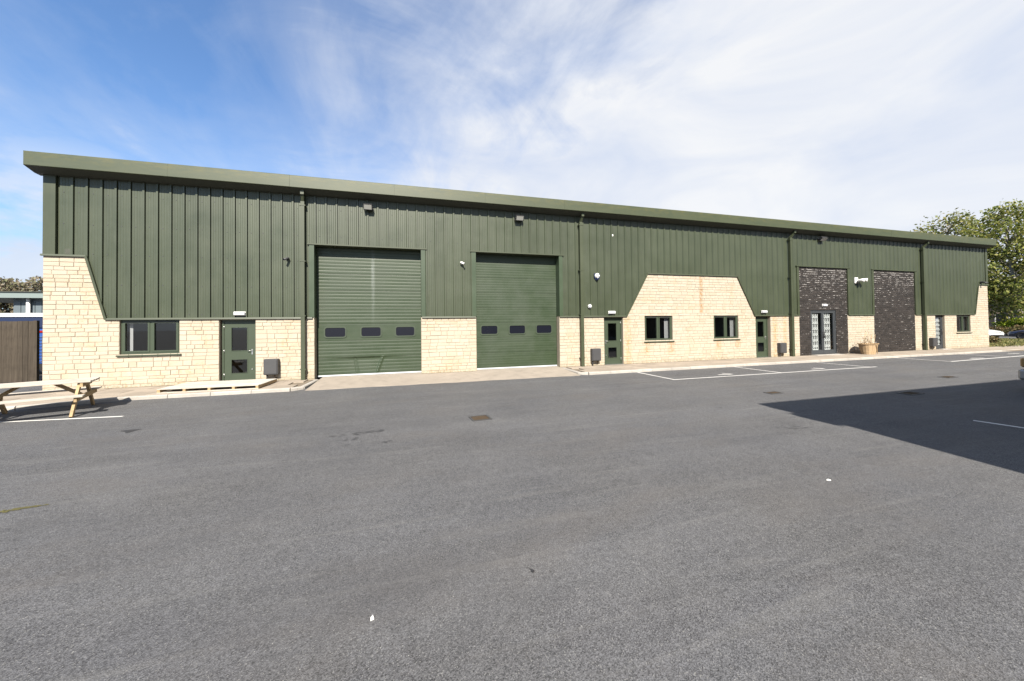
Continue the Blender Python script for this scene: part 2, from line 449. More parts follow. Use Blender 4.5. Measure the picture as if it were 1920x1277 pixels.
M['wood'] = wood_mat('weathered_pine', (0.334, 0.296, 0.243), (0.426, 0.388, 0.342))
M['woodend'] = wood_mat('brown_pine', (0.258, 0.182, 0.099), (0.350, 0.258, 0.152))
M['pallet'] = wood_mat('pallet_pine', (0.334, 0.304, 0.258), (0.426, 0.395, 0.350))
M['fence'] = wood_mat('dark_stained_board', (0.033, 0.026, 0.019), (0.062, 0.050, 0.037), 0.8, (26, 26, 1.2))
M['stave'] = wood_mat('stave_oak', (0.274, 0.190, 0.106), (0.395, 0.289, 0.182), 0.8, (20, 20, 1.5))
M['grass_ground'] = mat('verge_soil', (0.065, 0.065, 0.024), 0.95, noise_scale=0.7, noise_amt=0.45)
M['blade'] = leaf_mat('grass_blade', (0.07, 0.10, 0.025), (0.16, 0.15, 0.05), (0.22, 0.18, 0.08), 0.2)
M['leaf'] = leaf_mat('birch_leaf', (0.085, 0.115, 0.024), (0.19, 0.215, 0.050), (0.33, 0.30, 0.095), 0.45)
M['leaf2'] = leaf_mat('far_leaf', (0.10, 0.125, 0.040), (0.19, 0.205, 0.060), (0.30, 0.26, 0.09), 0.45)
M['autumn'] = leaf_mat('autumn_leaf', (0.13, 0.115, 0.085), (0.19, 0.155, 0.105), (0.16, 0.17, 0.09), 0.2)
M['hedge'] = leaf_mat('hedge_leaf', (0.05, 0.055, 0.018), (0.11, 0.09, 0.035), (0.16, 0.10, 0.05), 0.2)
M['lime'] = leaf_mat('lime_leaf', (0.10, 0.15, 0.015), (0.20, 0.26, 0.02), (0.32, 0.32, 0.03), 0.3)
M['dry'] = leaf_mat('dry_leaf', (0.16, 0.10, 0.05), (0.26, 0.17, 0.09), (0.20, 0.16, 0.08), 0.2)
M['bark'] = mat('bark', (0.065, 0.053, 0.042), 0.9, noise_scale=6, noise_amt=0.4)
M['paleb'] = mat('pale_bark', (0.266, 0.251, 0.228), 0.85, noise_scale=6, noise_amt=0.4)
M['paint'] = mat('road_paint', (0.532, 0.524, 0.502), 0.75, noise_scale=12, noise_amt=0.22)
M['greyclad'] = mat('grey_blue_cladding', (0.095, 0.118, 0.133), 0.45, noise_scale=2, noise_amt=0.12)
M['greyfascia'] = mat('grey_green_fascia', (0.152, 0.186, 0.179), 0.5)
M['pinkwall'] = mat('pale_render', (0.319, 0.251, 0.205), 0.9, noise_scale=1.5, noise_amt=0.15)
M['carglass'] = mat('car_glass', (0.008, 0.009, 0.014), 0.08, spec=0.3)
M['tyre'] = mat('tyre', (0.012, 0.012, 0.013), 0.8)
M['alloy'] = mat('alloy', (0.319, 0.319, 0.334), 0.35, metal=0.7)
M['carwhite'] = mat('car_white', (0.562, 0.562, 0.562), 0.25, coat=0.6)
M['carnavy'] = mat('car_navy', (0.012, 0.015, 0.038), 0.22, coat=0.8)
M['carsilver'] = mat('car_silver', (0.319, 0.319, 0.312), 0.3, metal=0.5, coat=0.5)
M['carblack'] = mat('car_black', (0.011, 0.011, 0.014), 0.25, coat=0.7)
M['trucknavy'] = mat('truck_navy', (0.015, 0.023, 0.057), 0.35)
M['truckblue'] = mat('truck_blue', (0.027, 0.072, 0.251), 0.35)
M['truckwhite'] = mat('truck_white', (0.578, 0.578, 0.570), 0.4)
M['red'] = mat('red_lens', (0.228, 0.011, 0.009), 0.3)
M['amber'] = mat('amber_lens', (0.319, 0.182, 0.061), 0.3)
M['moss'] = mat('moss', (0.075, 0.068, 0.022), 0.95, noise_scale=14, noise_amt=0.6)
M['tar'] = mat('tar_patch', (0.022, 0.022, 0.024), 0.8, noise_scale=20, noise_amt=0.4)
M['stain'] = mat('oil_stain', (0.036, 0.036, 0.038), 0.8, noise_scale=20, noise_amt=0.4)
M['litter'] = mat('litter_white', (0.532, 0.524, 0.502), 0.7)
M['sticker'] = mat('faded_sticker', (0.046, 0.050, 0.036), 0.6, noise_scale=30, noise_amt=0.5)

# ------------------------------------------------------------------ mesh builder
WL = {}                                # world location of every built node (translation only)
class MB:
    def __init__(self):
        self.v = []; self.f = []; self.mi = []; self.sm = []
    def add(self, vs, fs, mi=0, smooth=False):
        k = len(self.v)
        self.v += [tuple(p) for p in vs]
        for f in fs:
            self.f.append([k + i for i in f]); self.mi.append(mi); self.sm.append(smooth)
        return self
    def box(self, x0, x1, y0, y1, z0, z1, mi=0, skip=''):
        vs = [(x0, y0, z0), (x1, y0, z0), (x1, y1, z0), (x0, y1, z0), (x0, y0, z1), (x1, y0, z1), (x1, y1, z1), (x0, y1, z1)]
        F = {'b': (0, 3, 2, 1), 't': (4, 5, 6, 7), 'f': (0, 1, 5, 4), 'r': (1, 2, 6, 5), 'k': (2, 3, 7, 6), 'l': (3, 0, 4, 7)}
        return self.add(vs, [F[k] for k in F if k not in skip], mi)
    def cbox(self, x0, x1, y0, y1, z0, z1, c=0.005, mi=0):
        """box with chamfered edges"""
        pts = []
        for sx_ in (0, 1):
            for sy_ in (0, 1):
                for sz_ in (0, 1):
                    X = (x0, x1)[sx_]; Y = (y0, y1)[sy_]; Z = (z0, z1)[sz_]
                    ix = c if sx_ == 0 else -c; iy = c if sy_ == 0 else -c; iz = c if sz_ == 0 else -c
                    pts += [(X, Y + iy, Z + iz), (X + ix, Y, Z + iz), (X + ix, Y + iy, Z)]
        import bmesh
        bm = bmesh.new()
        for p in pts: bm.verts.new(p)
        r = bmesh.ops.convex_hull(bm, input=bm.verts)
        bm.verts.index_update()
        self.add([v.co[:] for v in bm.verts], [[v.index for v in f.verts] for f in bm.faces], mi)
        bm.free()
        return self
    def bar(self, a, b, wd, th, up=(0, 0, 1), mi=0):
        a = Vector(a); b = Vector(b); d = (b - a).normalized(); u = Vector(up)
        s = d.cross(u)
        if s.length < 1e-4: s = d.cross(Vector((1, 0, 0)))
        s.normalize(); u = s.cross(d).normalized()
        vs = []
        for p in (a, b):
            for q in ((-1, -1), (1, -1), (1, 1), (-1, 1)):
                vs.append(p + s * (q[0] * wd / 2) + u * (q[1] * th / 2))
        return self.add(vs, [(0, 3, 2, 1), (4, 5, 6, 7), (0, 1, 5, 4), (1, 2, 6, 5), (2, 3, 7, 6), (3, 0, 4, 7)], mi)
    def tube(self, path, rads, n=8, mi=0, cap=True, smooth=True):
        path = [Vector(p) for p in path]
        if not isinstance(rads, (list, tuple)): rads = [rads] * len(path)
        vs = []; fs = []
        for i, p in enumerate(path):
            d = (path[min(i + 1, len(path) - 1)] - path[max(i - 1, 0)]).normalized()
            s = d.cross(Vector((0, 0, 1)))
            if s.length < 1e-3: s = Vector((1, 0, 0))
            s.normalize(); u = d.cross(s).normalized()
            for k in range(n):
                a = 2 * PI * k / n
                vs.append(p + s * (math.cos(a) * rads[i]) + u * (math.sin(a) * rads[i]))
        for i in range(len(path) - 1):
            for k in range(n):
                fs.append((i * n + k, i * n + (k + 1) % n, (i + 1) * n + (k + 1) % n, (i + 1) * n + k))
        self.add(vs, fs, mi, smooth)
        if cap:
            b0 = len(self.v) - len(vs)
            self.f.append([b0 + k for k in range(n)][::-1]); self.mi.append(mi); self.sm.append(False)
            self.f.append([b0 + (len(path) - 1) * n + k for k in range(n)]); self.mi.append(mi); self.sm.append(False)
        return self
    def prism(self, poly, y0, y1, mi=0):
        """polygon in x,z extruded along y"""
        n = len(poly)
        vs = [(p[0], y0, p[1]) for p in poly] + [(p[0], y1, p[1]) for p in poly]
        fs = [list(range(n)), list(range(2 * n - 1, n - 1, -1))]
        for i in range(n):
            fs.append((i, n + i, n + (i + 1) % n, (i + 1) % n))
        return self.add(vs, fs, mi)
    def disc(self, c, r, axis='y', n=20, mi=0, r2=None, depth=0.02):
        c = Vector(c); d = {'x': Vector((1, 0, 0)), 'y': Vector((0, 1, 0)), 'z': Vector((0, 0, 1))}[axis]
        return self.tube([c - d * depth / 2, c + d * depth / 2], [r, r2 or r], n, mi, True, False)
    def build(self, name, mats, parent=None, kind=None, label=None, cat=None, group=None, loc=None):
        if not isinstance(mats, (list, tuple)): mats = [mats]
        xs = [p[0] for p in self.v]; ys = [p[1] for p in self.v]; zs = [p[2] for p in self.v]
        if loc is None:
            loc = ((min(xs) + max(xs)) / 2, (min(ys) + max(ys)) / 2, min(zs))
        me = bpy.data.meshes.new(name)
        me.from_pydata([(p[0] - loc[0], p[1] - loc[1], p[2] - loc[2]) for p in self.v], [], self.f)
        for mm in mats: me.materials.append(mm)
        me.polygons.foreach_set('material_index', self.mi)
        me.polygons.foreach_set('use_smooth', self.sm)
        me.update()
        o = bpy.data.objects.new(name, me)
        col.objects.link(o)
        put(o, loc, parent)
        tag(o, label, cat, group, kind)
        return o

def put(o, loc, parent=None):
    loc = Vector(loc)
    if parent is not None:
        o.parent = parent
        o.location = loc - WL[parent.name]
    else:
        o.location = loc
    WL[o.name] = loc
def tag(o, label=None, cat=None, group=None, kind=None):
    if label: o['label'] = label
    if cat: o['category'] = cat
    if group: o['group'] = group
    if kind: o['kind'] = kind
    return o
def thing(name, label, cat, loc=(0, 0, 0), rotz=0.0, group=None, local=False):
    """Empty at a thing's base. local=True: parts are given in the thing's own coordinates"""
    o = bpy.data.objects.new(name, None)
    o.empty_display_size = 0.2
    col.objects.link(o)
    o.location = loc; o.rotation_euler = (0, 0, rotz)
    WL[o.name] = Vector((0, 0, 0)) if local else Vector(loc)
    return tag(o, label, cat, group)
def copy_tree(o, loc=None, parent=None, label=None, rotz=None):
    c = o.copy(); col.objects.link(c)
    if parent is not None:
        c.parent = parent
    if loc is not None: c.location = loc
    if rotz is not None: c.rotation_euler = (0, 0, rotz)
    if label: c['label'] = label
    for ch in list(o.children):
        copy_tree(ch, None, c)
    return c

GZ = -0.10                               # level of the yard
# ================================================================== SETTING
g = MB()
# fine-ish sheet: one big square
g.add([(-700, -700, GZ), (900, -700, GZ), (900, 700, GZ), (-700, 700, GZ)], [(0, 1, 2, 3)])
g.build('ground', M['asphalt'], kind='structure', loc=(0, 0, GZ))

# pavement along the wall: a bed, slabs laid on it, kerb stones in front
XL, XR = -10.66, 36.35                  # ends of the unit
bed = MB()
bed.box(-13.4, -3.45, -1.72, 0.3, GZ - 0.05, -0.030, skip='b')
bed.box(6.15, 42.0, -1.72, 0.3, GZ - 0.05, -0.030, skip='b')
pavement = bed.build('pavement', M['joint'], kind='structure')
tex = {}
def slab_mesh(i):
    m = MB(); a = 0.597; b2 = 0.552
    m.cbox(-a / 2, a / 2, -b2 / 2, b2 / 2, 0.0, 0.04, 0.004)
    return m
proto = None
def lay(x0, x1):
    global proto
    nx = int((x1 - x0) / 0.6)
    for j in range(3):
        off = 0.3 if j % 2 else 0.0
        for i in range(nx):
            x = x0 + 0.3 + i * 0.6 + off
            if x + 0.3 > x1 + 0.02: continue
            y = -1.70 + 0.28 + j * 0.556
            z = -0.036 + random.uniform(-0.003, 0.003)
            if proto is None:
                proto = slab_mesh(0).build('paving_slab', M['slab'], pavement, loc=(0, 0, 0))
                o = proto
            else:
                o = proto.copy(); col.objects.link(o); o.parent = pavement
            o.location = Vector((x, y, z)) - WL[pavement.name]
            o.rotation_euler = (random.uniform(-.004, .004), random.uniform(-.004, .004), random.uniform(-.004, .004))
lay(-13.2, -3.5)
lay(6.2, 41.0)

kb = thing('kerb', None, None, (0, -1.8, GZ)); kb['kind'] = 'structure'
kproto = None
def kerb_run(pts):
    global kproto
    for (a, b2) in zip(pts[:-1], pts[1:]):
        a = Vector(a); b2 = Vector(b2); L = (b2 - a).length; d = (b2 - a) / L
        n = max(1, round(L / 0.915)); s = L / n
        for i in range(n):
            c = a + d * (s * (i + 0.5))
            if kproto is None:
                m = MB()
                hl = 0.452
                prof = [(-0.065, 0.0), (0.065, 0.0), (0.065, 0.118), (-0.035, 0.118), (-0.058, 0.095)]
                vs = [(-hl, p[0], p[1]) for p in prof] + [(hl, p[0], p[1]) for p in prof]
                k = len(prof)
                m.add(vs, [list(range(k))[::-1], list(range(k, 2 * k))] + [(i2, (i2 + 1) % k, k + (i2 + 1) % k, k + i2) for i2 in range(k)])
                kproto = m.build('kerb_stone', M['kerb'], kb, loc=(0, 0, 0))
                o = kproto
            else:
                o = kproto.copy(); col.objects.link(o); o.parent = kb
            o.location = Vector((c.x, c.y, GZ - 0.02 + c.z)) - WL[kb.name]
            o.rotation_euler = (random.uniform(-.01, .01), -math.atan2(d.z, math.hypot(d.x, d.y)), math.atan2(d.y, d.x) + random.uniform(-.004, .004))
            o.scale = (s / 0.915, 1, 1)
kerb_run([(-13.4, -2.75, 0), (-9.3, -2.35, 0), (-7.6, -1.80, 0), (-3.62, -1.79, 0)])
kerb_run([(-3.62, -1.79, 0), (-3.36, -1.55, -0.01)])
kerb_run([(-3.36, -1.55, -0.01), (-3.30, -0.12, 0.0)])
kerb_run([(5.98, -0.10, 0), (6.02, -1.6, -0.01)])
kerb_run([(6.02, -1.6, -0.02), (6.3, -1.79, 0), (41.5, -1.62, 0)])
bed2 = MB()
bed2.add([(-13.4, -2.70, -0.006), (-9.3, -2.29, -0.006), (-7.6, -1.74, -0.006), (-7.6, -1.70, -0.006), (-13.4, -1.70, -0.006)], [(0, 1, 2, 3, 4)])
bed2.build('pavement_infill', M['slab'], pavement)

# concrete apron in front of the two loading doors: falls from the sill to the yard
ap = MB()
n = 24
xs = [-3.22 + (5.95 + 3.22) * i / n for i in range(n + 1)]
vs = []
for x in xs:
    vs += [(x, 0.34, 0.012), (x, -0.1, -0.005), (x, -1.84 + 0.03 * math.sin(x * 3.1) + 0.02 * math.sin(x * 7.7), GZ + 0.006), (x, -1.95, GZ - 0.03)]
fs = []
for i in range(n):
    for k in range(3):
        fs.append((i * 4 + k + 1, (i + 1) * 4 + k + 1, (i + 1) * 4 + k, i * 4 + k))
ap.add(vs, fs)
ap.build('loading_apron', M['apron'], kind='structure')

# verge and access road beyond the right end
vg = MB()
vg.box(36.45, 53.3, -0.55, 70, GZ - 0.05, -0.03, skip='b')
verge = vg.build('grass_verge', M['grass_ground'], kind='structure')
gb = MB()
for i in range(15000):
    x = random.uniform(36.5, 53.2); y = random.uniform(-0.5, 14)
    if y > 2 + (x - 36) * 0.65: continue
    h = random.uniform(0.04, 0.13); a = random.uniform(0, PI); ww = random.uniform(0.02, 0.05)
    tx, ty = random.uniform(-.05, .05), random.uniform(-.05, .05)
    gb.add([(x - ww * math.cos(a), y - ww * math.sin(a), -0.035), (x + ww * math.cos(a), y + ww * math.sin(a), -0.035), (x + tx, y + ty, -0.03 + h)], [(0, 1, 2)])
gb.build('grass', M['blade'], kind='stuff', label='short patchy grass on the verge past the right end of the unit', cat='grass', loc=(40, 0, 0))

# ================================================================== MAIN UNIT
unit = thing('industrial_unit', 'long low industrial unit with dark green ribbed cladding over cream stone walls', 'building', (12.8, 0, 0))
CB = 2.15                               # underside of cladding
HEAD = 4.73                             # head of the tall openings
TOP = 6.50                              # wall top behind the fascia
# stone face polygons: (left(z), right(z)) with z range
def lin(z, z0, x0, z1, x1): return x0 + (x1 - x0) * (z - z0) / (z1 - z0)
sections = [
    # (xl at z0, xr at z0, xl at z1, xr at z1, z0, z1)
    (XL, -3.41, XL, -3.41, 0.0, CB), (XL, -9.17, XL, -9.66, CB, 4.05),
    (0.24, 2.36, 0.24, 2.36, 0.0, CB), (5.92, 19.62, 5.92, 19.62, 0.0, CB),
    (9.17, 16.56, 10.29, 15.50, CB, 4.08),
    (23.25, 25.39, 23.25, 25.39, 0.0, CB), (28.98, XR, 28.98, XR, 0.0, CB),
    (34.85, XR, 35.28, XR, CB, 4.05)]
openings = [(-8.85, -7.32, 1.03, CB), (-6.24, -5.20, 0.0, 2.10), (8.04, 8.99, 0.0, 2.10), (10.12, 11.63, 1.00, 2.17),
            (14.02, 15.53, 1.00, 2.17), (16.64, 17.62, 0.0, 2.10), (30.88, 31.80, 0.0, 2.10), (32.98, 34.42, 1.00, 2.10)]
# reveals depth
def wall_rects(x0, x1, z0, z1):
    """split a rectangle by the openings -> list of rects"""
    ops = [o for o in openings if o[0] < x1 and o[1] > x0 and o[2] < z1 - 1e-6 and o[3] > z0 + 1e-6]
    if not ops: return [(x0, x1, z0, z1)]
    out = []; cx = x0
    for o in sorted(ops):
        if o[0] > cx: out.append((cx, o[0], z0, z1))
        if o[2] > z0: out.append((o[0], o[1], z0, o[2]))
        if o[3] < z1: out.append((o[0], o[1], o[3], z1))
        cx = o[1]
    if cx < x1: out.append((cx, x1, z0, z1))
    return out
YM = 0.006                              # mortar plane
mors = [MB() for _ in range(5)]
GRP = [0, 0, 1, 2, 2, 3, 4, 4]
for si, s in enumerate(sections):
    mor = mors[GRP[si]]
    xl0, xr0, xl1, xr1, z0, z1 = s
    if xl0 == xl1 and xr0 == xr1:
        for r in wall_rects(xl0, xr0, z0, z1):
            mor.box(r[0], r[1], YM, 0.30, r[2] - (0.06 if r[2] == 0 else 0), r[3], skip='')
    else:
        mor.add([(xl0, YM, z0), (xr0, YM, z0), (xr1, YM, z1), (xl1, YM, z1), (xl0, 0.3, z0), (xr0, 0.3, z0), (xr1, 0.3, z1), (xl1, 0.3, z1)],
                [(0, 1, 2, 3), (3, 2, 6, 7), (0, 3, 7, 4), (1, 5, 6, 2)])
# hidden core and gable walls of the unit
stone_walls = [q.build('stone_wall', M['mortar'], unit) for q in mors]

def block(xa0, xb0, xa1, xb1, z0, z1):
    """one split-faced block; corners a=left b=right, 0=bottom 1=top"""
    j = 0.004; c = random.uniform(0.005, 0.011)
    y0 = YM + 0.004; yf = -random.uniform(0.003, 0.012)
    base = [(xa0 + j, y0, z0 + j), (xb0 - j, y0, z0 + j), (xb1 - j, y0, z1 - j), (xa1 + j, y0, z1 - j)]
    r = lambda: random.uniform(-0.004, 0.004)
    front = [(xa0 + j + c + r(), yf + r(), z0 + j + c + r()), (xb0 - j - c + r(), yf + r(), z0 + j + c + r()),
             (xb1 - j - c + r(), yf + r(), z1 - j - c + r()), (xa1 + j + c + r(), yf + r(), z1 - j - c + r())]
    mid = [(p[0], YM - 0.003, p[2]) for p in base]
    return base + mid + front, [(0, 1, 5, 4), (1, 2, 6, 5), (2, 3, 7, 6), (3, 0, 4, 7), (4, 5, 9, 8), (5, 6, 10, 9), (6, 7, 11, 10), (7, 4, 8, 11), (8, 9, 10, 11)]

blocks = []
def courses(z0, z1):
    zs = [z0]
    while zs[-1] < z1 - 0.09:
        zs.append(zs[-1] + random.choice((0.10, 0.12, 0.14, 0.16, 0.18)))
    k = (z1 - z0) / (zs[-1] - z0)
    return [z0 + (z - z0) * k for z in zs]
cz_low = courses(0.0, 2.15); cz_up = courses(2.15, 4.06)
for s in sections:
    xl0, xr0, xl1, xr1, z0, z1 = s
    si = sections.index(s)
    zs = cz_low if z0 == 0 else [z0 + (z - 2.15) * (z1 - z0) / 1.91 for z in cz_up]
    for za, zb in zip(zs[:-1], zs[1:]):
        la, lb = lin(za, z0, xl0, z1, xl1), lin(zb, z0, xl0, z1, xl1)
        ra, rb = lin(za, z0, xr0, z1, xr1), lin(zb, z0, xr0, z1, xr1)
        spans = [(la, lb, ra, rb)]
        for o in openings:
            # an opening cuts the course when it covers most of it
            if min(o[3], zb) - max(o[2], za) > 0.5 * (zb - za):
                ns = []
                for (a0, a1, b0, b1) in spans:
                    if o[1] <= max(a0, a1) or o[0] >= min(b0, b1): ns.append((a0, a1, b0, b1)); continue
                    if o[0] - max(a0, a1) > 0.03: ns.append((a0, a1, o[0], o[0]))
                    if min(b0, b1) - o[1] > 0.03: ns.append((o[1], o[1], b0, b1))
                spans = ns
        for (a0, a1, b0, b1) in spans:
            x = max(a0, a1); end = min(b0, b1)
            first = True
            p0, p1 = a0, a1
            while True:
                L = random.uniform(0.18, 0.44) if not first else random.uniform(0.14, 0.38)
                x2 = (max(p0, p1) if first else p0) + L
                if x2 > end - 0.12:
                    blocks.append(block(p0, b0, p1, b1, za, zb) + (GRP[si],)); break
                blocks.append(block(p0, x2, p1, x2, za, zb) + (GRP[si],))
                p0 = p1 = x2; first = False
blocks.sort(key=lambda b: b[0][0][0])
for vs, fs, gi in blocks[:298]:
    MB().add(vs, fs).build('stone_block', M['stone'], stone_walls[gi])
for q in range(5):
    m = MB()
    for vs, fs, gi in blocks[298:]:
        if gi == q: m.add(vs, fs)
    if m.v: m.build('stone_blocks', M['stone'], stone_walls[q], kind='stuff')

# ---- cladding
def zbot(x):
    if x < -9.66: return 4.07
    if x < -9.17: return lin(x, -9.66, 4.07, -9.17, CB)
    if x < -3.40: return CB
    if x < 0.25: return HEAD
    if x < 2.36: return CB
    if x < 5.92: return HEAD
    if x < 9.17: return CB
    if x < 10.29: return lin(x, 9.17, CB, 10.29, 4.10)
    if x < 15.50: return 4.10
    if x < 16.56: return lin(x, 15.50, 4.10, 16.56, CB)
    if x < 19.61: return CB
    if x < 23.26: return HEAD
    if x < 25.38: return CB
    if x < 28.99: return HEAD
    if x < 34.85: return CB
    if x < 35.28: return lin(x, 34.85, CB, 35.28, 4.07)
    return 4.07
breaks = [-9.66, -9.17, -3.40, 0.25, 2.36, 5.92, 9.17, 10.29, 15.50, 16.56, 19.61, 23.26, 25.38, 28.99, 34.85, 35.28]
PITCH = 0.348
X0 = -10.30
prof = [(0.000, 0.014), (0.0170, 0.014), (0.0175, -0.010)]
for c in (0.075, 0.145, 0.215):
    prof += [(c - 0.007, -0.010), (c, -0.0065), (c + 0.007, -0.010)]
prof += [(0.270, -0.010), (0.294, -0.044), (PITCH - 0.001, -0.044), (PITCH, 0.014)]
def prof_y(x):
    u = (x - X0) % PITCH
    for (a, ya), (b2, yb) in zip(prof[:-1], prof[1:]):
        if a <= u <= b2: return ya + (yb - ya) * (u - a) / max(b2 - a, 1e-6)
    return 0.014
def clad_strip(m, xa, xb):
    xs = {xa, xb}
    k0 = int(math.floor((xa - X0) / PITCH)) - 1
    k1 = int(math.ceil((xb - X0) / PITCH)) + 1
    for k in range(k0, k1):
        for u, _ in prof:
            x = X0 + k * PITCH + u
            if xa < x < xb: xs.add(x)
    for b2 in breaks:
        if xa < b2 < xb: xs.add(b2)
    xs = sorted(xs)
    for a, b2 in zip(xs[:-1], xs[1:]):
        if b2 - a < 1e-5: continue
        e = 1e-5
        za, zb = zbot(a + e), zbot(b2 - e)
        ya, yb = prof_y(a + e), prof_y(b2 - e)
        m.add([(a, ya, za), (b2, yb, zb), (b2, yb, TOP), (a, ya, TOP)], [(0, 1, 2, 3)])
x = X0
sheets = []
while x < XR - 0.30:
    x2 = min(x + 3 * PITCH, XR - 0.26)
    m = MB(); clad_strip(m, x, x2)
    m.build('cladding_sheet', M['clad'], unit)
    x = x2
# screw heads
m = MB()
for k in range(int((XR - X0) / PITCH)):
    for z in (6.0, 5.05, 4.15, 3.2, 2.28):
        xx = X0 + PITCH * k + 0.11
        if zbot(xx) + 0.08 < z and xx < 20:
            m.disc((xx, -0.013, z + random.uniform(-.02, .02)), 0.015, 'y', 6, depth=0.008)
m.build('screw_heads', M['greyplastic'], unit, kind='stuff')
# closed wall behind the sheets
m = MB()
for a, b2, zb in [(XL, -3.40, 4.0), (-9.1, -3.40, CB), (-3.40, 0.25, HEAD), (0.25, 2.36, CB), (2.36, 5.92, HEAD), (5.92, 9.0, CB), (9.0, 16.7, 4.1), (16.7, 19.61, CB),
                  (19.61, 23.26, HEAD), (23.26, 25.38, CB), (25.38, 28.99, HEAD), (28.99, 34.8, CB), (34.8, XR, 4.05)]:
    m.box(a + 0.001, b2 - 0.001, 0.03, 0.29, zb, TOP)
m.build('wall_core', M['trim'], unit)
m = MB()
m.box(XL, XL + 0.12, 0.31, 20, -0.1, TOP); m.box(XR - 0.12, XR, 0.31, 20, -0.1, TOP); m.box(XL, XR, 19.9, 20.0, -0.1, TOP)
m.build('gable_walls', M['trim'], unit)

# ---- flashings and trims
def trim(name, boxes, material=None):
    m = MB()
    for b2 in boxes: m.box(*b2)
    return m.build(name, material or M['trim'], unit)
trim('corner_trim', [(XL + 0.02, X0 - 0.055, -0.048, 0.02, 4.09, TOP)])
trim('corner_trim', [(XR - 0.25, XR - 0.02, -0.048, 0.02, 4.09, TOP)])
def flash(xa, xb, z, y=-0.052, h=0.055):
    m = MB(); m.add([(xa, y, z + h), (xb, y, z + h), (xb, y - 0.012, z), (xa, y - 0.012, z), (xa, 0.0, z + h + 0.01), (xb, 0.0, z + h + 0.01), (xb, 0.005, z), (xa, 0.005, z)],
                    [(0, 3, 2, 1), (0, 1, 5, 4), (3, 7, 6, 2), (0, 4, 7, 3), (1, 2, 6, 5)])
    m.build('drip_flashing', M['trim'], unit)
flash(XL - 0.03, -9.64, 4.045); flash(-9.20, -3.46, CB - 0.03); flash(-3.42, -3.40, CB - 0.03)
flash(0.27, 2.34, CB - 0.03); flash(5.93, 9.19, CB - 0.03); flash(10.27, 15.52, 4.075); flash(16.53, 19.59, CB - 0.03)
flash(23.28, 25.36, CB - 0.03); flash(29.01, 34.88, CB - 0.03); flash(35.26, XR + 0.03, 4.045)
def raking(a, b2):
    m = MB(); m.bar((a[0], -0.034, a[1]), (b2[0], -0.034, b2[1]), 0.062, 0.06, up=(0, 1, 0))
    m.build('raking_flashing', M['trim'], unit)
raking((-9.645, 4.07), (-9.165, 2.14)); raking((9.15, 2.14), (10.30, 4.11)); raking((15.49, 4.11), (16.58, 2.14)); raking((34.84, 2.14), (35.29, 4.07))

# opening linings: jambs and head
def lining(xa, xb, depth, jw=0.16, jm='jamb'):
    z0 = CB + 0.03
    m = MB()
    m.box(xa - jw, xa, -0.049, depth, z0, HEAD); m.build('door_jamb_trim', M[jm], unit)
    m = MB(); m.box(xb, xb + jw, -0.049, depth, z0, HEAD); m.build('door_jamb_trim', M[jm], unit)
    m = MB()
    m.box(xa - jw - 0.06, xb + jw + 0.06, -0.075, depth, HEAD + 0.001, HEAD + 0.045)
    m.build('door_head_trim', M['trim'], unit)
lining(-3.40, 0.25, 0.34); lining(2.36, 5.92, 0.34); lining(19.61, 23.26, 0.04, 0.14, 'trim'); lining(25.38, 28.99, 0.04, 0.14, 'trim')

# ---- eaves: fascia lengths, soffit, roof
FY = -0.45
FX0, FX1 = -10.76, 36.30
n = 14
for i in range(n):
    a = FX0 + (FX1 - FX0) * i / n; b2 = FX0 + (FX1 - FX0) * (i + 1) / n
    m = MB()
    e = 0.0015
    o = random.uniform(-0.003, 0.003)
    prof2 = [(FY + 0.10, 6.995), (FY + 0.012, 6.985), (FY, 6.97), (FY, 6.585), (FY + 0.012, 6.572), (FY + 0.07, 6.572)]
    vs = [(a + e, p[0] + o, p[1]) for p in prof2] + [(b2 - e, p[0] + o, p[1]) for p in prof2]
    k = len(prof2)
    m.add(vs, [(j, j + 1, k + j + 1, k + j) for j in range(k - 1)])
    m.build('fascia_panel', M['fascia'], unit)
m = MB()
# boxed end returns
for xx in (FX0, FX1):
    m.add([(xx, FY + 0.004, 6.99), (xx, FY + 0.004, 6.575), (xx, -0.14, 6.47), (xx, 0.05, 6.46), (xx, 0.30, 7.05)], [(0, 1, 2, 3, 4)])
m.build('fascia_end', M['fascia'], unit)
m = MB()
m.add([(FX0 + .003, FY + 0.03, 6.574), (FX1 - .003, FY + 0.03, 6.574), (FX1 - .003, -0.14, 6.468), (FX0 + .003, -0.14, 6.468), (FX0 + .003, 0.04, 6.455), (FX1 - .003, 0.04, 6.455)],
      [(0, 3, 2, 1), (3, 4, 5, 2)])
m.build('soffit', M['soffit'], unit)
m = MB()
m.add([(FX0, FY + 0.08, 6.99), (FX1, FY + 0.08, 6.99), (FX1, 10, 7.55), (FX0, 10, 7.55), (FX0, 20.2, 6.9), (FX1, 20.2, 6.9)], [(0, 1, 2, 3), (3, 2, 5, 4)])
m.build('roof', M['roof'], unit)

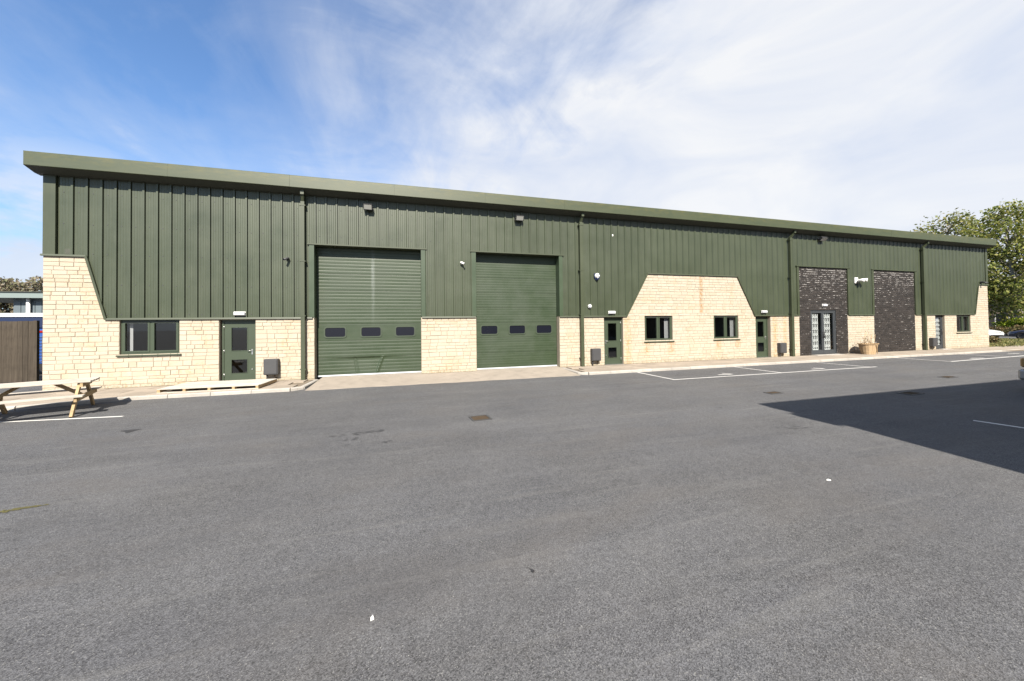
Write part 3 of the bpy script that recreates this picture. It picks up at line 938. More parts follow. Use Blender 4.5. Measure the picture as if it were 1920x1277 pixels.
# ---- rainwater pipes (square section, with offset hopper at the eaves)
def downpipe(x0, wdt, bend):
    m = MB()
    zt = 6.20
    m.box(x0, x0 + wdt, -0.185, -0.06, -0.03, CB + 0.05)
    m.box(x0 + 0.004, x0 + wdt - 0.004, -0.181, -0.062, CB + 0.05, zt)
    p = m.build('downpipe', M['trim'], unit)
    m = MB()
    m.bar((x0 + wdt / 2, -0.12, zt - 0.01), (x0 + wdt / 2 + bend, -0.26, 6.42), 0.09, 0.09, up=(0, 1, 0))
    m.box(x0 + wdt / 2 + bend - 0.055, x0 + wdt / 2 + bend + 0.055, -0.33, -0.23, 6.40, 6.56)
    m.build('swan_neck', M['trim'], p)
    for z in (0.35, 2.2, 4.1, 6.05):
        m = MB(); m.box(x0 - 0.03, x0 + wdt + 0.03, -0.190, -0.012, z, z + 0.035)
        m.build('pipe_clip', M['trim'], p)
downpipe(-3.79, 0.125, 0.03); downpipe(6.84, 0.14, 0.02); downpipe(18.86, 0.15, 0.09); downpipe(29.55, 0.15, 0.12)

# ---- sectional loading doors
def dent(x, z):
    """buckled foot of the left door"""
    d = 0.0
    if z < 0.78:
        k = math.exp(-((x + 1.75) / 0.85) ** 2)
        f = max(0.0, min(1.0, (0.70 - z) / 0.06)) * (0.35 + 0.65 * max(0.0, min(1.0, z / 0.68)))
        d += 0.045 * k * f
        for (xa, za, xb, zb, amp, wd) in ((-1.17, 0.70, -1.38, 0.10, -0.030, 0.05), (-2.15, 0.68, -2.05, 0.10, 0.022, 0.05)):
            t_ = max(0, min(1, (za - z) / (za - zb))); xc = xa + (xb - xa) * t_
            d += amp * math.exp(-((x - xc) / wd) ** 2) * min(1.0, max(0.0, (0.72 - z) / 0.1))
    return d
def sectional(xa, xb, win_row, pitch, amp, dented):
    root = MB()
    root.box(xa + 0.01, xb - 0.01, 0.36, 0.40, 0.03, HEAD + 0.02)
    sd = root.build('sectional_door', M['door'], unit)
    z = 0.075; i = 0; H = 0.615
    while z < HEAD - 0.02:
        z1 = min(z + H, HEAD - 0.004)
        m = MB()
        nx = 90 if (dented and i < 2) else 1
        rows = []
        if i == win_row:
            rows = [(z + 0.003, -0.004), (z + 0.02, -0.006), (z1 - 0.02, -0.006), (z1 - 0.003, -0.004)]
        else:
            nr = max(2, round((z1 - z) / pitch)); p = (z1 - z) / nr
            for r in range(nr):
                zz = z + r * p
                rows += [(zz + 0.004, 0.0), (zz + 0.016, -amp * 0.5), (zz + p * 0.62, -amp), (zz + p - 0.010, -amp * 0.45), (zz + p - 0.003, 0.0)]
        if nx > 1:                      # finer rows so the buckle reads
            fine = []
            for (a, ya), (b2, yb) in zip(rows[:-1], rows[1:]):
                for q in range(3): fine.append((a + (b2 - a) * q / 3, ya + (yb - ya) * q / 3))
            rows = fine + [rows[-1]]
        YD = 0.315
        vs = []
        for zz, yo in rows:
            for c in range(nx + 1):
                xx = xa + 0.005 + (xb - xa - 0.01) * c / nx
                vs.append((xx, YD + yo + (dent(xx, zz) if dented else 0) + 0.002 * math.sin(xx * 2.3 + zz * 1.3), zz))
        W_ = nx + 1
        m.add(vs, [(r * W_ + c, r * W_ + c + 1, (r + 1) * W_ + c + 1, (r + 1) * W_ + c) for r in range(len(rows) - 1) for c in range(nx)])
        m.build('door_panel', M['door'], sd)
        if i == win_row:
            for cx in (0.165, 0.50, 0.835):
                xc = xa + (xb - xa) * cx
                zc = (z + z1) / 2 + 0.01; hw, hh = 0.335, 0.165
                def rr(hw, hh, r):
                    pts = []
                    for (sx_, sz_, a0) in ((1, 1, 0), (-1, 1, 90), (-1, -1, 180), (1, -1, 270)):
                        for k in range(5):
                            a = math.radians(a0 + k * 22.5)
                            pts.append((xc + sx_ * (hw - r) + r * math.cos(a), zc + sz_ * (hh - r) + r * math.sin(a)))
                    return pts
                o_, i_ = rr(hw + 0.045, hh + 0.045, 0.10), rr(hw, hh, 0.07)
                m = MB(); k = len(o_)
                y0, y1 = YD - 0.026, YD - 0.004
                m.add([(p[0], y0, p[1]) for p in o_] + [(p[0], y0, p[1]) for p in i_] + [(p[0], y1, p[1]) for p in o_] + [(p[0], y1, p[1]) for p in i_],
                      [(j, k + j, k + (j + 1) % k, (j + 1) % k) for j in range(k)] + [(j, (j + 1) % k, 2 * k + (j + 1) % k, 2 * k + j) for j in range(k)]
                      + [(k + j, 3 * k + j, 3 * k + (j + 1) % k, k + (j + 1) % k) for j in range(k)])
                m.build('window_surround', M['frame'], sd)
                m = MB(); m.add([(p[0], y1 - 0.004, p[1]) for p in i_], [list(range(k))[::-1]])
                m.build('vision_pane', M['carglass'], sd)
        z = z1; i += 1
    m = MB(); m.box(xa + 0.01, xb - 0.01, 0.295, 0.335, 0.022, 0.072)
    m.build('bottom_seal', M['grille'], sd)
    m = MB(); m.box(xa + 0.001, xa + 0.06, 0.345, 0.36, 0.02, HEAD); m.box(xb - 0.06, xb - 0.001, 0.345, 0.36, 0.02, HEAD)
    m.build('door_track', M['rubber'], sd)
sectional(-3.40, 0.25, 2, 0.123, 0.0042, True)
sectional(2.36, 5.92, 2, 0.10, 0.0022, False)

# ---- windows
def window(xa, xb, za, zb, blind=None, solid_right=None):
    f = 0.055
    m = MB(); y0, y1 = 0.055, 0.12
    m.box(xa, xa + f, y0, y1, za, zb); m.box(xb - f, xb, y0, y1, za, zb)
    m.box(xa + f, xb - f, y0, y1, zb - f, zb); m.box(xa + f, xb - f, y0, y1, za, za + f)
    xm = (xa + xb) / 2
    m.box(xm - 0.03, xm + 0.03, y0, y1, za + f, zb - f)
    wd = m.build('window', M['frame'], unit)
    for (a, b2) in ((xa + f, xm - 0.03), (xm + 0.03, xb - f)):
        c = 0.05
        m = MB(); e = 0.003; ys, ye = y0 - 0.012, y1 - 0.02
        A, B, C, D = a + e, b2 - e, za + f + e, zb - f - e
        m.box(A, A + c, ys, ye, C, D); m.box(B - c, B, ys, ye, C, D); m.box(A + c, B - c, ys, ye, D - c, D); m.box(A + c, B - c, ys, ye, C, C + c)
        m.build('casement', M['frame'], wd)
        m = MB(); m.add([(A + c, 0.085, C + c), (B - c, 0.085, C + c), (B - c, 0.085, D - c), (A + c, 0.085, D - c)], [(0, 1, 2, 3)])
        m.build('pane', M['glass'], wd)
        m = MB(); m.box(A + c + 0.02, B - c - 0.02, ys - 0.008, ys - 0.001, D - 0.035, D - 0.005)
        m.build('vent', M['dark'], wd)
    m = MB()
    m.add([(xa - 0.06, -0.055, za - 0.055), (xb + 0.06, -0.055, za - 0.055), (xb + 0.06, -0.055, za - 0.02), (xa - 0.06, -0.055, za - 0.02),
           (xb + 0.06, 0.10, za - 0.001), (xa - 0.06, 0.10, za - 0.001)], [(0, 1, 2, 3), (3, 2, 4, 5), (0, 3, 5), (1, 4, 2), (0, 5, 4, 1)])
    m.build('sill', M['frame'], wd)
    m = MB(); m.box(xa - 0.3, xb + 0.3, 0.305, 3.4, za - 0.9, zb + 0.6, skip='f')
    m.box(xa + 0.1, xb - 0.2, 2.0, 2.6, za - 0.9, za - 0.1)
    m.build('interior_room', M['room'], wd)
    if blind:
        for (a, b2) in blind:
            m = MB(); k = max(1, int((b2 - a) / 0.06))
            for q in range(k):
                x_ = a + (b2 - a) * q / k
                m.add([(x_, 0.20, za - 0.02), (x_ + 0.07, 0.225, za - 0.02), (x_ + 0.07, 0.225, zb + 0.02), (x_, 0.20, zb + 0.02)], [(0, 1, 2, 3)])
            m.build('blind', M['blind'], wd)
window(-8.85, -7.32, 1.03, CB - 0.03, [(-8.72, -8.66)])
window(10.12, 11.63, 1.00, 2.17, [(11.33, 11.58)])
window(14.02, 15.53, 1.00, 2.17, [(15.22, 15.48)])
window(32.98, 34.42, 1.00, 2.10, [(33.75, 34.36)])

# ---- personnel doors
def pdoor(xa, xb, handed, y=0.12, zt=2.10):
    f = 0.05
    m = MB()
    m.box(xa, xa + f, y - 0.02, y + 0.08, 0.0, zt); m.box(xb - f, xb, y - 0.02, y + 0.08, 0.0, zt); m.box(xa + f, xb - f, y - 0.02, y + 0.08, zt - f, zt)
    d = m.build('personnel_door', M['frame'], unit)
    A, B, C, D = xa + f + 0.004, xb - f - 0.004, 0.02, zt - f - 0.004
    wA, wB = A + (B - A) * 0.23, A + (B - A) * 0.75
    p1, p2 = (1.06, 1.84), (0.30, 0.76)
    m = MB(); ys, ye = y, y + 0.045
    m.box(A, wA, ys, ye, C, D); m.box(wB, B, ys, ye, C, D)
    for (q0, q1) in ((C, p2[0]), (p2[1], p1[0]), (p1[1], D)): m.box(wA, wB, ys, ye, q0, q1)
    m.build('door_leaf', M['frame'], d)
    for (q0, q1) in (p1, p2):
        m = MB(); m.add([(wA, ys + 0.02, q0), (wB, ys + 0.02, q0), (wB, ys + 0.02, q1), (wA, ys + 0.02, q1)], [(0, 1, 2, 3)])
        m.build('pane', M['glass'], d)
        m = MB(); b_ = 0.018
        m.box(wA - b_, wA + 0.004, ys - 0.008, ys - 0.001, q0 - b_, q1 + b_); m.box(wB - 0.004, wB + b_, ys - 0.008, ys - 0.001, q0 - b_, q1 + b_)
        m.box(wA + 0.004, wB - 0.004, ys - 0.008, ys - 0.001, q0 - b_, q0 + 0.004); m.box(wA + 0.004, wB - 0.004, ys - 0.008, ys - 0.001, q1 - 0.004, q1 + b_)
        m.build('bead', M['frame'], d)
    hx = B - 0.075 if handed > 0 else A + 0.075
    m = MB(); m.box(hx - 0.022, hx + 0.022, ys - 0.012, ys - 0.001, 0.92, 1.10)
    m.tube([(hx, ys - 0.01, 1.05), (hx, ys - 0.055, 1.05), (hx - handed * 0.13, ys - 0.055, 1.045)], 0.010, 8)
    m.build('handle', M['steel'], d)
    m = MB(); m.disc((hx, ys - 0.01, 0.42), 0.022, 'y', 12, depth=0.016); m.build('lock', M['steel'], d)
    for z in (0.25, 1.05, 1.85):
        m = MB(); hx2 = A - 0.003 if handed > 0 else B + 0.003
        m.tube([(hx2, ys - 0.012, z - 0.05), (hx2, ys - 0.012, z + 0.05)], 0.012, 8); m.build('hinge', M['steel'], d)
    m = MB(); m.box(xa - 0.02, xb + 0.02, -0.05, 0.2, -0.03, 0.018); m.build('threshold', M['steel'], d)
    m = MB(); m.box(xa - 0.4, xb + 0.4, 0.306, 3.2, -0.02, zt + 0.5, skip='f'); m.build('interior_room', M['room'], d)
pdoor(-6.20, -5.21, 1); pdoor(8.05, 8.98, -1); pdoor(16.65, 17.55, 1)
# lined head strip between door frame and cladding
# ---- black painted brick infill with glazed doors
def infill(xa, xb, hole=None):
    y0 = 0.012
    m = MB()
    if hole:
        hxa, hxb, hz = hole
        m.box(xa, hxa, y0, 0.2, -0.06, HEAD - 0.002); m.box(hxb, xb, y0, 0.2, -0.06, HEAD - 0.002); m.box(hxa, hxb, y0, 0.2, hz, HEAD - 0.002)
    else:
        m.box(xa, xb, y0, 0.2, -0.06, HEAD - 0.002)
    w_ = m.build('brick_infill', M['bmortar'], unit)
    m = MB()
    z = 0.0; r = 0; ch = 0.115
    while z + ch < HEAD:
        x = xa - (0.15 if r % 2 else 0.0)
        while x < xb:
            a, b2 = max(x + 0.006, xa + 0.002), min(x + 0.300 - 0.006, xb - 0.002)
            if b2 - a > 0.03:
                segs = [(a, b2)]
                if hole and z < hole[2] - 0.01:
                    segs = [(p, q) for p, q in ((a, min(b2, hole[0])), (max(a, hole[1]), b2)) if q - p > 0.02]
                for p, q in segs:
                    yf = y0 - random.uniform(0.005, 0.014); c = 0.005
                    za, zb = z + 0.009, z + ch - 0.009
                    m.add([(p, y0 + 0.002, za), (q, y0 + 0.002, za), (q, y0 + 0.002, zb), (p, y0 + 0.002, zb),
                           (p + c, yf, za + c), (q - c, yf, za + c), (q - c, yf, zb - c), (p + c, yf, zb - c)],
                          [(0, 1, 5, 4), (1, 2, 6, 5), (2, 3, 7, 6), (3, 0, 4, 7), (4, 5, 6, 7)])
            x += 0.30
        z += ch; r += 1
    m.build('bricks', M['brick'], w_, kind='stuff')
infill(19.613, 23.257, (20.46, 22.36, 2.42))
infill(25.383, 28.987)

def grille(x0, x1, z0, z1, y, parent):
    m = MB(); n_ = max(3, int(round((x1 - x0) / 0.135)) + 1)
    xs = [x0 + (x1 - x0) * i / (n_ - 1) for i in range(n_)]
    for xx in xs: m.box(xx - 0.024, xx + 0.024, y, y + 0.02, z0, z1)
    rows = 6
    for a, b2 in zip(xs[:-1], xs[1:]):
        for r in range(rows):
            zc = z0 + (z1 - z0) * (r + 0.5) / rows; hh = 0.075
            m.bar((a, y - 0.008, zc - hh), (b2, y - 0.008, zc + hh), 0.035, 0.008, up=(0, 1, 0))
            m.bar((a, y - 0.018, zc + hh), (b2, y - 0.018, zc - hh), 0.035, 0.008, up=(0, 1, 0))
    m.box(x0 - 0.02, x1 + 0.02, y - 0.004, y + 0.024, z0 - 0.04, z0); m.box(x0 - 0.02, x1 + 0.02, y - 0.004, y + 0.024, z1, z1 + 0.04)
    return m.build('security_grille', M['grille'], parent)
def glazed(xa, xb, zt, leaves, y=0.04, gril=()):
    f = 0.07
    m = MB()
    m.box(xa, xa + f, y, y + 0.1, 0.02, zt); m.box(xb - f, xb, y, y + 0.1, 0.02, zt); m.box(xa + f, xb - f, y, y + 0.1, zt - f, zt)
    d = m.build('glazed_door', M['anthracite'], unit)
    wl = (xb - xa - 2 * f) / leaves
    for i in range(leaves):
        A = xa + f + wl * i + 0.004; B = A + wl - 0.008; c = 0.085
        m = MB(); ys, ye = y + 0.01, y + 0.07
        m.box(A, A + c, ys, ye, 0.04, zt - f - 0.004); m.box(B - c, B, ys, ye, 0.04, zt - f - 0.004)
        m.box(A + c, B - c, ys, ye, 0.04, 0.26); m.box(A + c, B - c, ys, ye, zt - f - c, zt - f - 0.004)
        m.build('door_leaf', M['anthracite'], d)
        m = MB(); m.add([(A + c, ys + 0.03, 0.26), (B - c, ys + 0.03, 0.26), (B - c, ys + 0.03, zt - f - c), (A + c, ys + 0.03, zt - f - c)], [(0, 1, 2, 3)])
        m.build('pane', M['glassclear'], d)
        hx = B - 0.04 if i == 0 else A + 0.04
        m = MB(); m.tube([(hx, ys - 0.04, 0.9), (hx, ys - 0.04, 1.25)], 0.012, 8); m.box(hx - 0.012, hx + 0.012, ys - 0.04, ys, 0.92, 0.95); m.box(hx - 0.012, hx + 0.012, ys - 0.04, ys, 1.2, 1.23)
        m.build('handle', M['dark'], d)
    for (a, b2) in gril: grille(a, b2, 0.30, zt - 0.22, y + 0.085, d)
    m = MB(); m.box(xa - 0.5, xb + 0.5, 0.31, 3.4, 0.0, zt + 0.4, skip='f'); m.build('interior_room', M['room'], d)
    m = MB(); m.box(xa - 0.05, xb + 0.05, -0.32, 0.03, -0.03, 0.022); m.build('threshold', M['kerb'], d)
glazed(20.46, 22.36, 2.42, 2, 0.04, [(20.63, 21.12), (21.51, 22.02)])
glazed(30.90, 31.80, 2.10, 1, 0.10, [(31.03, 31.66)])

# ---- faded sticker on the cladding
m = MB(); m.box(-10.16, -10.02, -0.0135, -0.011, 4.12, 4.28); m.build('faded_sticker', M['sticker'], unit)
m = MB(); m.box(8.50, 8.56, -0.014, -0.011, 5.72, 5.80); m.build('paint_chip', M['white'], unit)

# ================================================================== THINGS FIXED TO THE UNIT
def meter_box(x, y, z, label):
    t_ = thing('meter_box', label, 'meter box', (x + 0.21, 0, z), group='grey meter boxes along the wall')
    m = MB(); m.cbox(x, x + 0.42, -0.20, -0.018, z, z + 0.53, 0.012); m.build('case', M['greyplastic'], t_)
    m = MB(); m.cbox(x + 0.025, x + 0.395, -0.216, -0.201, z + 0.03, z + 0.49, 0.006); m.build('lid', M['greyplastic'], t_)
    m = MB(); m.tube([(x + 0.07, -0.10, z), (x + 0.07, -0.10, -0.03)], 0.022, 8); m.build('supply_pipe', M['dark'], t_)
    m = MB(); m.tube([(x + 0.30, -0.09, z), (x + 0.30, -0.09, z - 0.10), (x + 0.34, -0.02, z - 0.14)], 0.018, 8); m.build('outlet_pipe', M['rust'], t_)
meter_box(-4.90, 0, 0.23, 'grey plastic meter box right of the green door nearest the picnic table')
meter_box(7.34, 0, 0.22, 'grey meter box left of the green door beside the middle stone gable')
meter_box(18.02, 0, 0.20, 'grey meter box right of the green door before the black brick panels')
meter_box(30.20, 0, 0.20, 'grey meter box beside the narrow grey glazed door at the far end')

def bulkhead(x, z, y, label, wd=0.34):
    t_ = thing('emergency_light', label, 'light', (x, y, z), group='white bulkhead lights over the doors')
    m = MB(); m.cbox(x - wd / 2, x + wd / 2, y - 0.03, y, z, z + 0.13, 0.006); m.build('base', M['white'], t_)
    m = MB(); m.cbox(x - wd / 2 + 0.008, x + wd / 2 - 0.008, y - 0.085, y - 0.031, z + 0.006, z + 0.124, 0.015); m.build('diffuser', M['blind'], t_)
bulkhead(-5.63, 2.24, -0.046, 'white bulkhead light above the green door nearest the picnic table')
bulkhead(8.40, 2.25, -0.046, 'white bulkhead light above the green door left of the middle stone gable')
bulkhead(17.14, 2.27, -0.046, 'white bulkhead light above the green door right of the middle stone gable')
bulkhead(21.45, 2.62, -0.006, 'white bulkhead light on black brick above the glazed double doors')

def flood(x, z, label, wd=0.30, tilt=0.5, roll=0.0):
    t_ = thing('floodlight', label, 'floodlight', (x, -0.2, z), rotz=roll, group='floodlights under the eaves', local=True)
    c, s = math.cos(tilt), math.sin(tilt)
    def R2(px_, py_, pz_): return (px_, py_ * c - pz_ * s, py_ * s + pz_ * c)
    def tb(m, x0, x1, y0, y1, z0, z1):
        vs = [R2(a, b2, cc) for cc in (z0, z1) for b2 in (y0, y1) for a in (x0, x1)]
        m.add(vs, [(0, 2, 3, 1), (4, 5, 7, 6), (0, 1, 5, 4), (1, 3, 7, 5), (3, 2, 6, 7), (2, 0, 4, 6)])
    m = MB(); tb(m, -wd / 2, wd / 2, -0.06, 0.06, -0.10, 0.10)
    for k in range(6): tb(m, -wd / 2 + 0.03 + k * (wd - 0.06) / 5 - 0.006, -wd / 2 + 0.03 + k * (wd - 0.06) / 5 + 0.006, 0.06, 0.085, -0.08, 0.08)
    m.build('housing', M['dark'], t_, loc=(0, 0, 0))
    m = MB(); tb(m, -wd / 2 + 0.022, wd / 2 - 0.022, -0.066, -0.0605, -0.08, 0.08); m.build('lens', M['lens'], t_, loc=(0, 0, 0))
    m = MB(); m.box(-wd / 2 - 0.018, -wd / 2 - 0.006, -0.02, 0.185, -0.015, 0.015); m.box(wd / 2 + 0.006, wd / 2 + 0.018, -0.02, 0.185, -0.015, 0.015)
    m.box(-wd / 2 - 0.018, wd / 2 + 0.018, 0.168, 0.185, -0.05, 0.015); m.build('bracket', M['dark'], t_, loc=(0, 0, 0))
flood(-1.60, 6.17, 'floodlight under the eaves above the left loading door')
flood(4.15, 6.17, 'floodlight under the eaves above the right loading door', 0.33)
flood(21.2, 6.25, 'floodlight under the eaves above the black brick panel with doors', 0.40, 0.9)

def cctv(x, z, label, material, a=0.5, size=1.0):
    t_ = thing('security_camera', label, 'camera', (x, -0.046, z), group='cameras on the cladding', local=True)
    m = MB(); m.disc((0, -0.012, 0), 0.055 * size, 'y', 14, depth=0.024); m.build('base', material, t_, loc=(0, 0, 0))
    m = MB(); m.tube([(0, -0.02, 0), (0.0, -0.08 * size, -0.01)], 0.018 * size, 8); m.build('arm', material, t_, loc=(0, 0, 0))
    d = Vector((math.sin(a), -math.cos(a) * 0.8, -0.35)).normalized(); p = Vector((0, -0.09 * size, -0.01))
    m = MB(); m.tube([p - d * 0.07 * size, p + d * 0.12 * size], 0.036 * size, 12); m.build('barrel', material, t_, loc=(0, 0, 0))
    m = MB(); q = p + d * 0.121 * size; m.tube([q, q + d * 0.004], 0.028 * size, 12); m.build('lens', M['carglass'], t_, loc=(0, 0, 0))
cctv(-4.22, 4.20, 'small dark security camera on the cladding left of the first downpipe', M['greyplastic'], -0.5)
cctv(1.80, 4.27, 'small white security camera between the two loading doors', M['white'], 0.7)
cctv(35.55, 4.22, 'small dark camera on the cladding by the far right corner', M['dark'], 0.2, 1.4)

t_ = thing('alarm_sounder', 'white rounded alarm box with four dark patches right of the middle downpipe', 'alarm', (7.70, 0, 3.80))
m = MB(); m.tube([(7.70, -0.045, 3.92), (7.70, -0.10, 3.92), (7.70, -0.135, 3.92)], [0.115, 0.115, 0.09], 8, 0, True, False); m.build('case', M['white'], t_)
for k in range(4):
    a = PI / 4 + k * PI / 2
    m = MB(); m.disc((7.70 + 0.058 * math.cos(a), -0.137, 3.92 + 0.058 * math.sin(a)), 0.026, 'y', 10, depth=0.008); m.build('lens', M['trucknavy'], t_)
m = MB(); m.prism([(7.56, 4.02), (7.56, 3.86), (7.65, 3.72), (7.75, 3.72), (7.84, 3.86), (7.84, 4.02)], -0.062, -0.0445); m.build('back_plate', M['trucknavy'], t_)
m = MB(); m.tube([(7.70, -0.10, 3.81), (7.70, -0.10, 3.74)], [0.05, 0.035], 8); m.build('strobe', M['trucknavy'], t_)
t_ = thing('round_wall_light', 'round white disc light on the cladding up left of the second green door', 'light', (7.33, 0, 2.5))
m = MB(); m.disc((7.33, -0.06, 2.585), 0.088, 'y', 20, depth=0.03); m.build('base', M['white'], t_)
m = MB(); m.tube([(7.33, -0.075, 2.585), (7.33, -0.10, 2.585), (7.33, -0.112, 2.585)], [0.082, 0.07, 0.035], 20); m.build('diffuser', M['blind'], t_)
t_ = thing('twin_spotlight', 'white twin spotlight with sensor between the two black brick panels', 'spotlight', (23.95, 0, 4.0))
m = MB(); m.cbox(23.76, 24.0, -0.10, -0.045, 3.92, 4.24, 0.01); m.build('back_box', M['white'], t_)
for dx_, dz_ in ((0.0, 0.0), (0.24, 0.02)):
    m = MB(); m.tube([(23.92 + dx_, -0.12, 4.08 + dz_), (24.0 + dx_, -0.26, 4.08 + dz_), (24.04 + dx_, -0.36, 4.06 + dz_)], [0.04, 0.08, 0.095], 14); m.build('lamp_head', M['white'], t_)
m = MB(); m.tube([(23.88, -0.10, 4.0), (23.88, -0.17, 3.95)], [0.05, 0.06], 10); m.build('sensor', M['dark'], t_)
m = MB(); m.bar((23.9, -0.10, 4.08), (24.25, -0.14, 4.10), 0.04, 0.04); m.build('arm', M['white'], t_)

# ================================================================== GROUND MARKS
def lines(name, segs, label, z=GZ + 0.004, group=None):
    m = MB()
    for (a, b2, wd) in segs:
        a = Vector((*a, 0)); b2 = Vector((*b2, 0)); d = (b2 - a).normalized(); s_ = Vector((-d.y, d.x, 0)) * wd / 2
        nseg = max(1, int((b2 - a).length / 0.25)); vs = []; fs = []
        for i in range(nseg + 1):
            p = a + (b2 - a) * i / nseg; k = random.uniform(0.86, 1.08)
            vs += [(p + s_ * k)[:2] + (z,), (p - s_ * k)[:2] + (z,)]
        for i in range(nseg): fs.append((2 * i + 1, 2 * i + 3, 2 * i + 2, 2 * i))
        m.add(vs, fs)
    o = m.build(name, M['paint'])
    o['kind'] = 'structure'
    return o
W1 = 0.075
lines('bay_marking', [((8.38, -1.86), (8.41, -3.80), W1)], '')
lines('bay_marking', [((13.18, -1.86), (13.21, -3.80), W1)], '')
lines('bay_marking', [((17.98, -1.86), (18.05, -3.80), W1)], '')
lines('bay_marking', [((8.37, -3.84), (18.40, -3.84), W1)], '')
lines('bay_marking', [((23.62, -1.78), (23.60, -3.66), W1 * 1.2)], '')
lines('bay_marking', [((29.0, -1.66), (29.0, -3.46), W1 * 1.2)], '')
lines('bay_marking', [((23.56, -3.72), (34.6, -3.20), W1 * 1.3)], '')
lines('bay_marking', [((-12.4, -3.38), (-6.20, -4.02), W1)], '')
lines('bay_marking', [((10.11, -9.72), (11.0, -14.6), W1)], '')
# painted numerals: a long stroke with a flag, read from the parked car's side
def numeral(x, y, s, b2):
    lines('bay_numeral', [((x, y), (x + s, y - 0.05), 0.07), ((x + s, y - 0.05), (x + s - 0.18 * b2, y + 0.26 * b2), 0.07)], '')
numeral(10.66, -3.45, 0.62, 1.0); numeral(15.25, -3.48, 0.66, 1.0); numeral(26.0, -3.32, 1.0, 1.1); numeral(31.3, -2.55, 1.0, 1.1)

def poly_patch(name, pts, material, z, label, cat):
    m = MB(); m.add([(p[0], p[1], z) for p in pts], [list(range(len(pts)))])
    o = m.build(name, material); tag(o, label, cat); return o
def gully(x, y, a, wd, L, label):
    t_ = thing('drain_cover', label, 'drain cover', (x, y, GZ), rotz=a, group='rusty drain covers set in the yard', local=True)
    m = MB(); e = 0.035
    for b2 in ((-wd / 2, wd / 2, -L / 2, -L / 2 + e), (-wd / 2, wd / 2, L / 2 - e, L / 2), (-wd / 2, -wd / 2 + e, -L / 2 + e, L / 2 - e), (wd / 2 - e, wd / 2, -L / 2 + e, L / 2 - e)):
        m.box(*b2, 0.0, 0.014)
    m.build('frame', M['greyplastic'], t_, loc=(0, 0, 0))
    nb = 7
    m = MB()
    for k in range(nb):
        xx = -wd / 2 + e + (wd - 2 * e) * (k + 0.5) / nb
        m.box(xx - 0.012, xx + 0.012, -L / 2 + e, L / 2 - e, 0.0, 0.010)
    m.box(-wd / 2 + e, wd / 2 - e, -0.015, 0.015, 0.0, 0.011)
    m.build('grate', M['rust'], t_, loc=(0, 0, 0))
    m = MB(); m.box(-wd / 2 + e, wd / 2 - e, -L / 2 + e, L / 2 - e, 0.0005, 0.004); m.build('silt', M['moss'] if False else M['rust'], t_, loc=(0, 0, 0))
gully(1.28, -6.64, 0.10, 0.40, 0.38, 'square rusty drain cover in the yard in front of the right loading door')
gully(9.25, -6.58, 0.05, 0.42, 0.24, 'rusty drain cover lying just outside the tip of the shadow')
gully(17.05, -6.42, 0.05, 0.55, 0.28, 'farthest drain cover, near the shadow edge at the right')
gully(12.4, -7.75, 0.05, 0.55, 0.30, 'rusty drain cover lying inside the shadow of the opposite building')
poly_patch('tar_patch', [(-5.36, -5.42), (-5.22, -5.52), (-5.12, -5.64), (-5.09, -5.52), (-5.04, -5.38), (-5.18, -5.37)], M['tar'], GZ + 0.004, 'dark triangular tar patch on the yard right of the picnic table', 'tar patch')['kind'] = 'structure'
m = MB()
for q in range(120):
    u = random.uniform(-1, 1); cx, cy = -4.15 + 0.26 * u, -8.74 + 0.05 * u + random.gauss(0, 0.022) * (1.1 - abs(u)); r0 = random.uniform(0.006, 0.022)
    m.add([(cx + 1.4 * r0 * random.uniform(.6, 1.3) * math.cos(2 * PI * k / 7), cy + 0.8 * r0 * random.uniform(.6, 1.3) * math.sin(2 * PI * k / 7), GZ + 0.003 + q * 0.00003) for k in range(7)], [list(range(7))])
m.build('moss_patch', M['moss'], kind='structure')
m = MB()
for (x, y, sp_, n_) in ((-1.10, -7.0, 0.16, 14), (-0.74, -6.92, 0.09, 16), (-0.62, -7.62, 0.12, 8), (6.55, -9.05, 0.13, 16), (-0.98, -7.3, 0.08, 7)):
    for q in range(n_):
        cx, cy = x + random.gauss(0, sp_ * 1.2), y + random.gauss(0, sp_ * 0.35); r0 = random.uniform(0.008, 0.035)
        pts = [(cx + 1.5 * r0 * random.uniform(.6, 1.3) * math.cos(2 * PI * k / 8), cy + 0.8 * r0 * random.uniform(.6, 1.3) * math.sin(2 * PI * k / 8), GZ + 0.003 + q * 0.00005) for k in range(8)]
        m.add(pts, [list(range(8))])
m.build('oil_stains', M['stain'], kind='structure')
# scraps of litter
def scrap(x, y, label, s=0.02, material='litter'):
    m = MB(); a = random.uniform(0, PI)
    pts = [(x + s * math.cos(a + q) * r, y + s * math.sin(a + q) * r) for q, r in ((0, 1.3), (1.4, .7), (2.6, 1.1), (4.2, .8))]
    m.prism([(0, 0)], 0, 0) if False else None
    vs = [(p[0], p[1], GZ + 0.001) for p in pts] + [(p[0] * 1, p[1], GZ + 0.009 + random.uniform(0, .004)) for p in pts]
    m.add(vs, [(4, 5, 6, 7), (0, 1, 5, 4), (1, 2, 6, 5), (2, 3, 7, 6), (3, 0, 4, 7)])
    tag(m.build('paper_scrap' if material == 'litter' else 'dead_leaf', M[material]), label, 'litter' if material == 'litter' else 'leaf')
scrap(-0.28, -11.30, 'small white scrap lying on the tarmac at the bottom left of centre', 0.017)
scrap(4.75, -10.72, 'white scrap lying on the tarmac at the lower right', 0.022)
scrap(0.86, -11.18, 'dark dead leaf lying on the tarmac at the bottom centre', 0.018, 'tar')

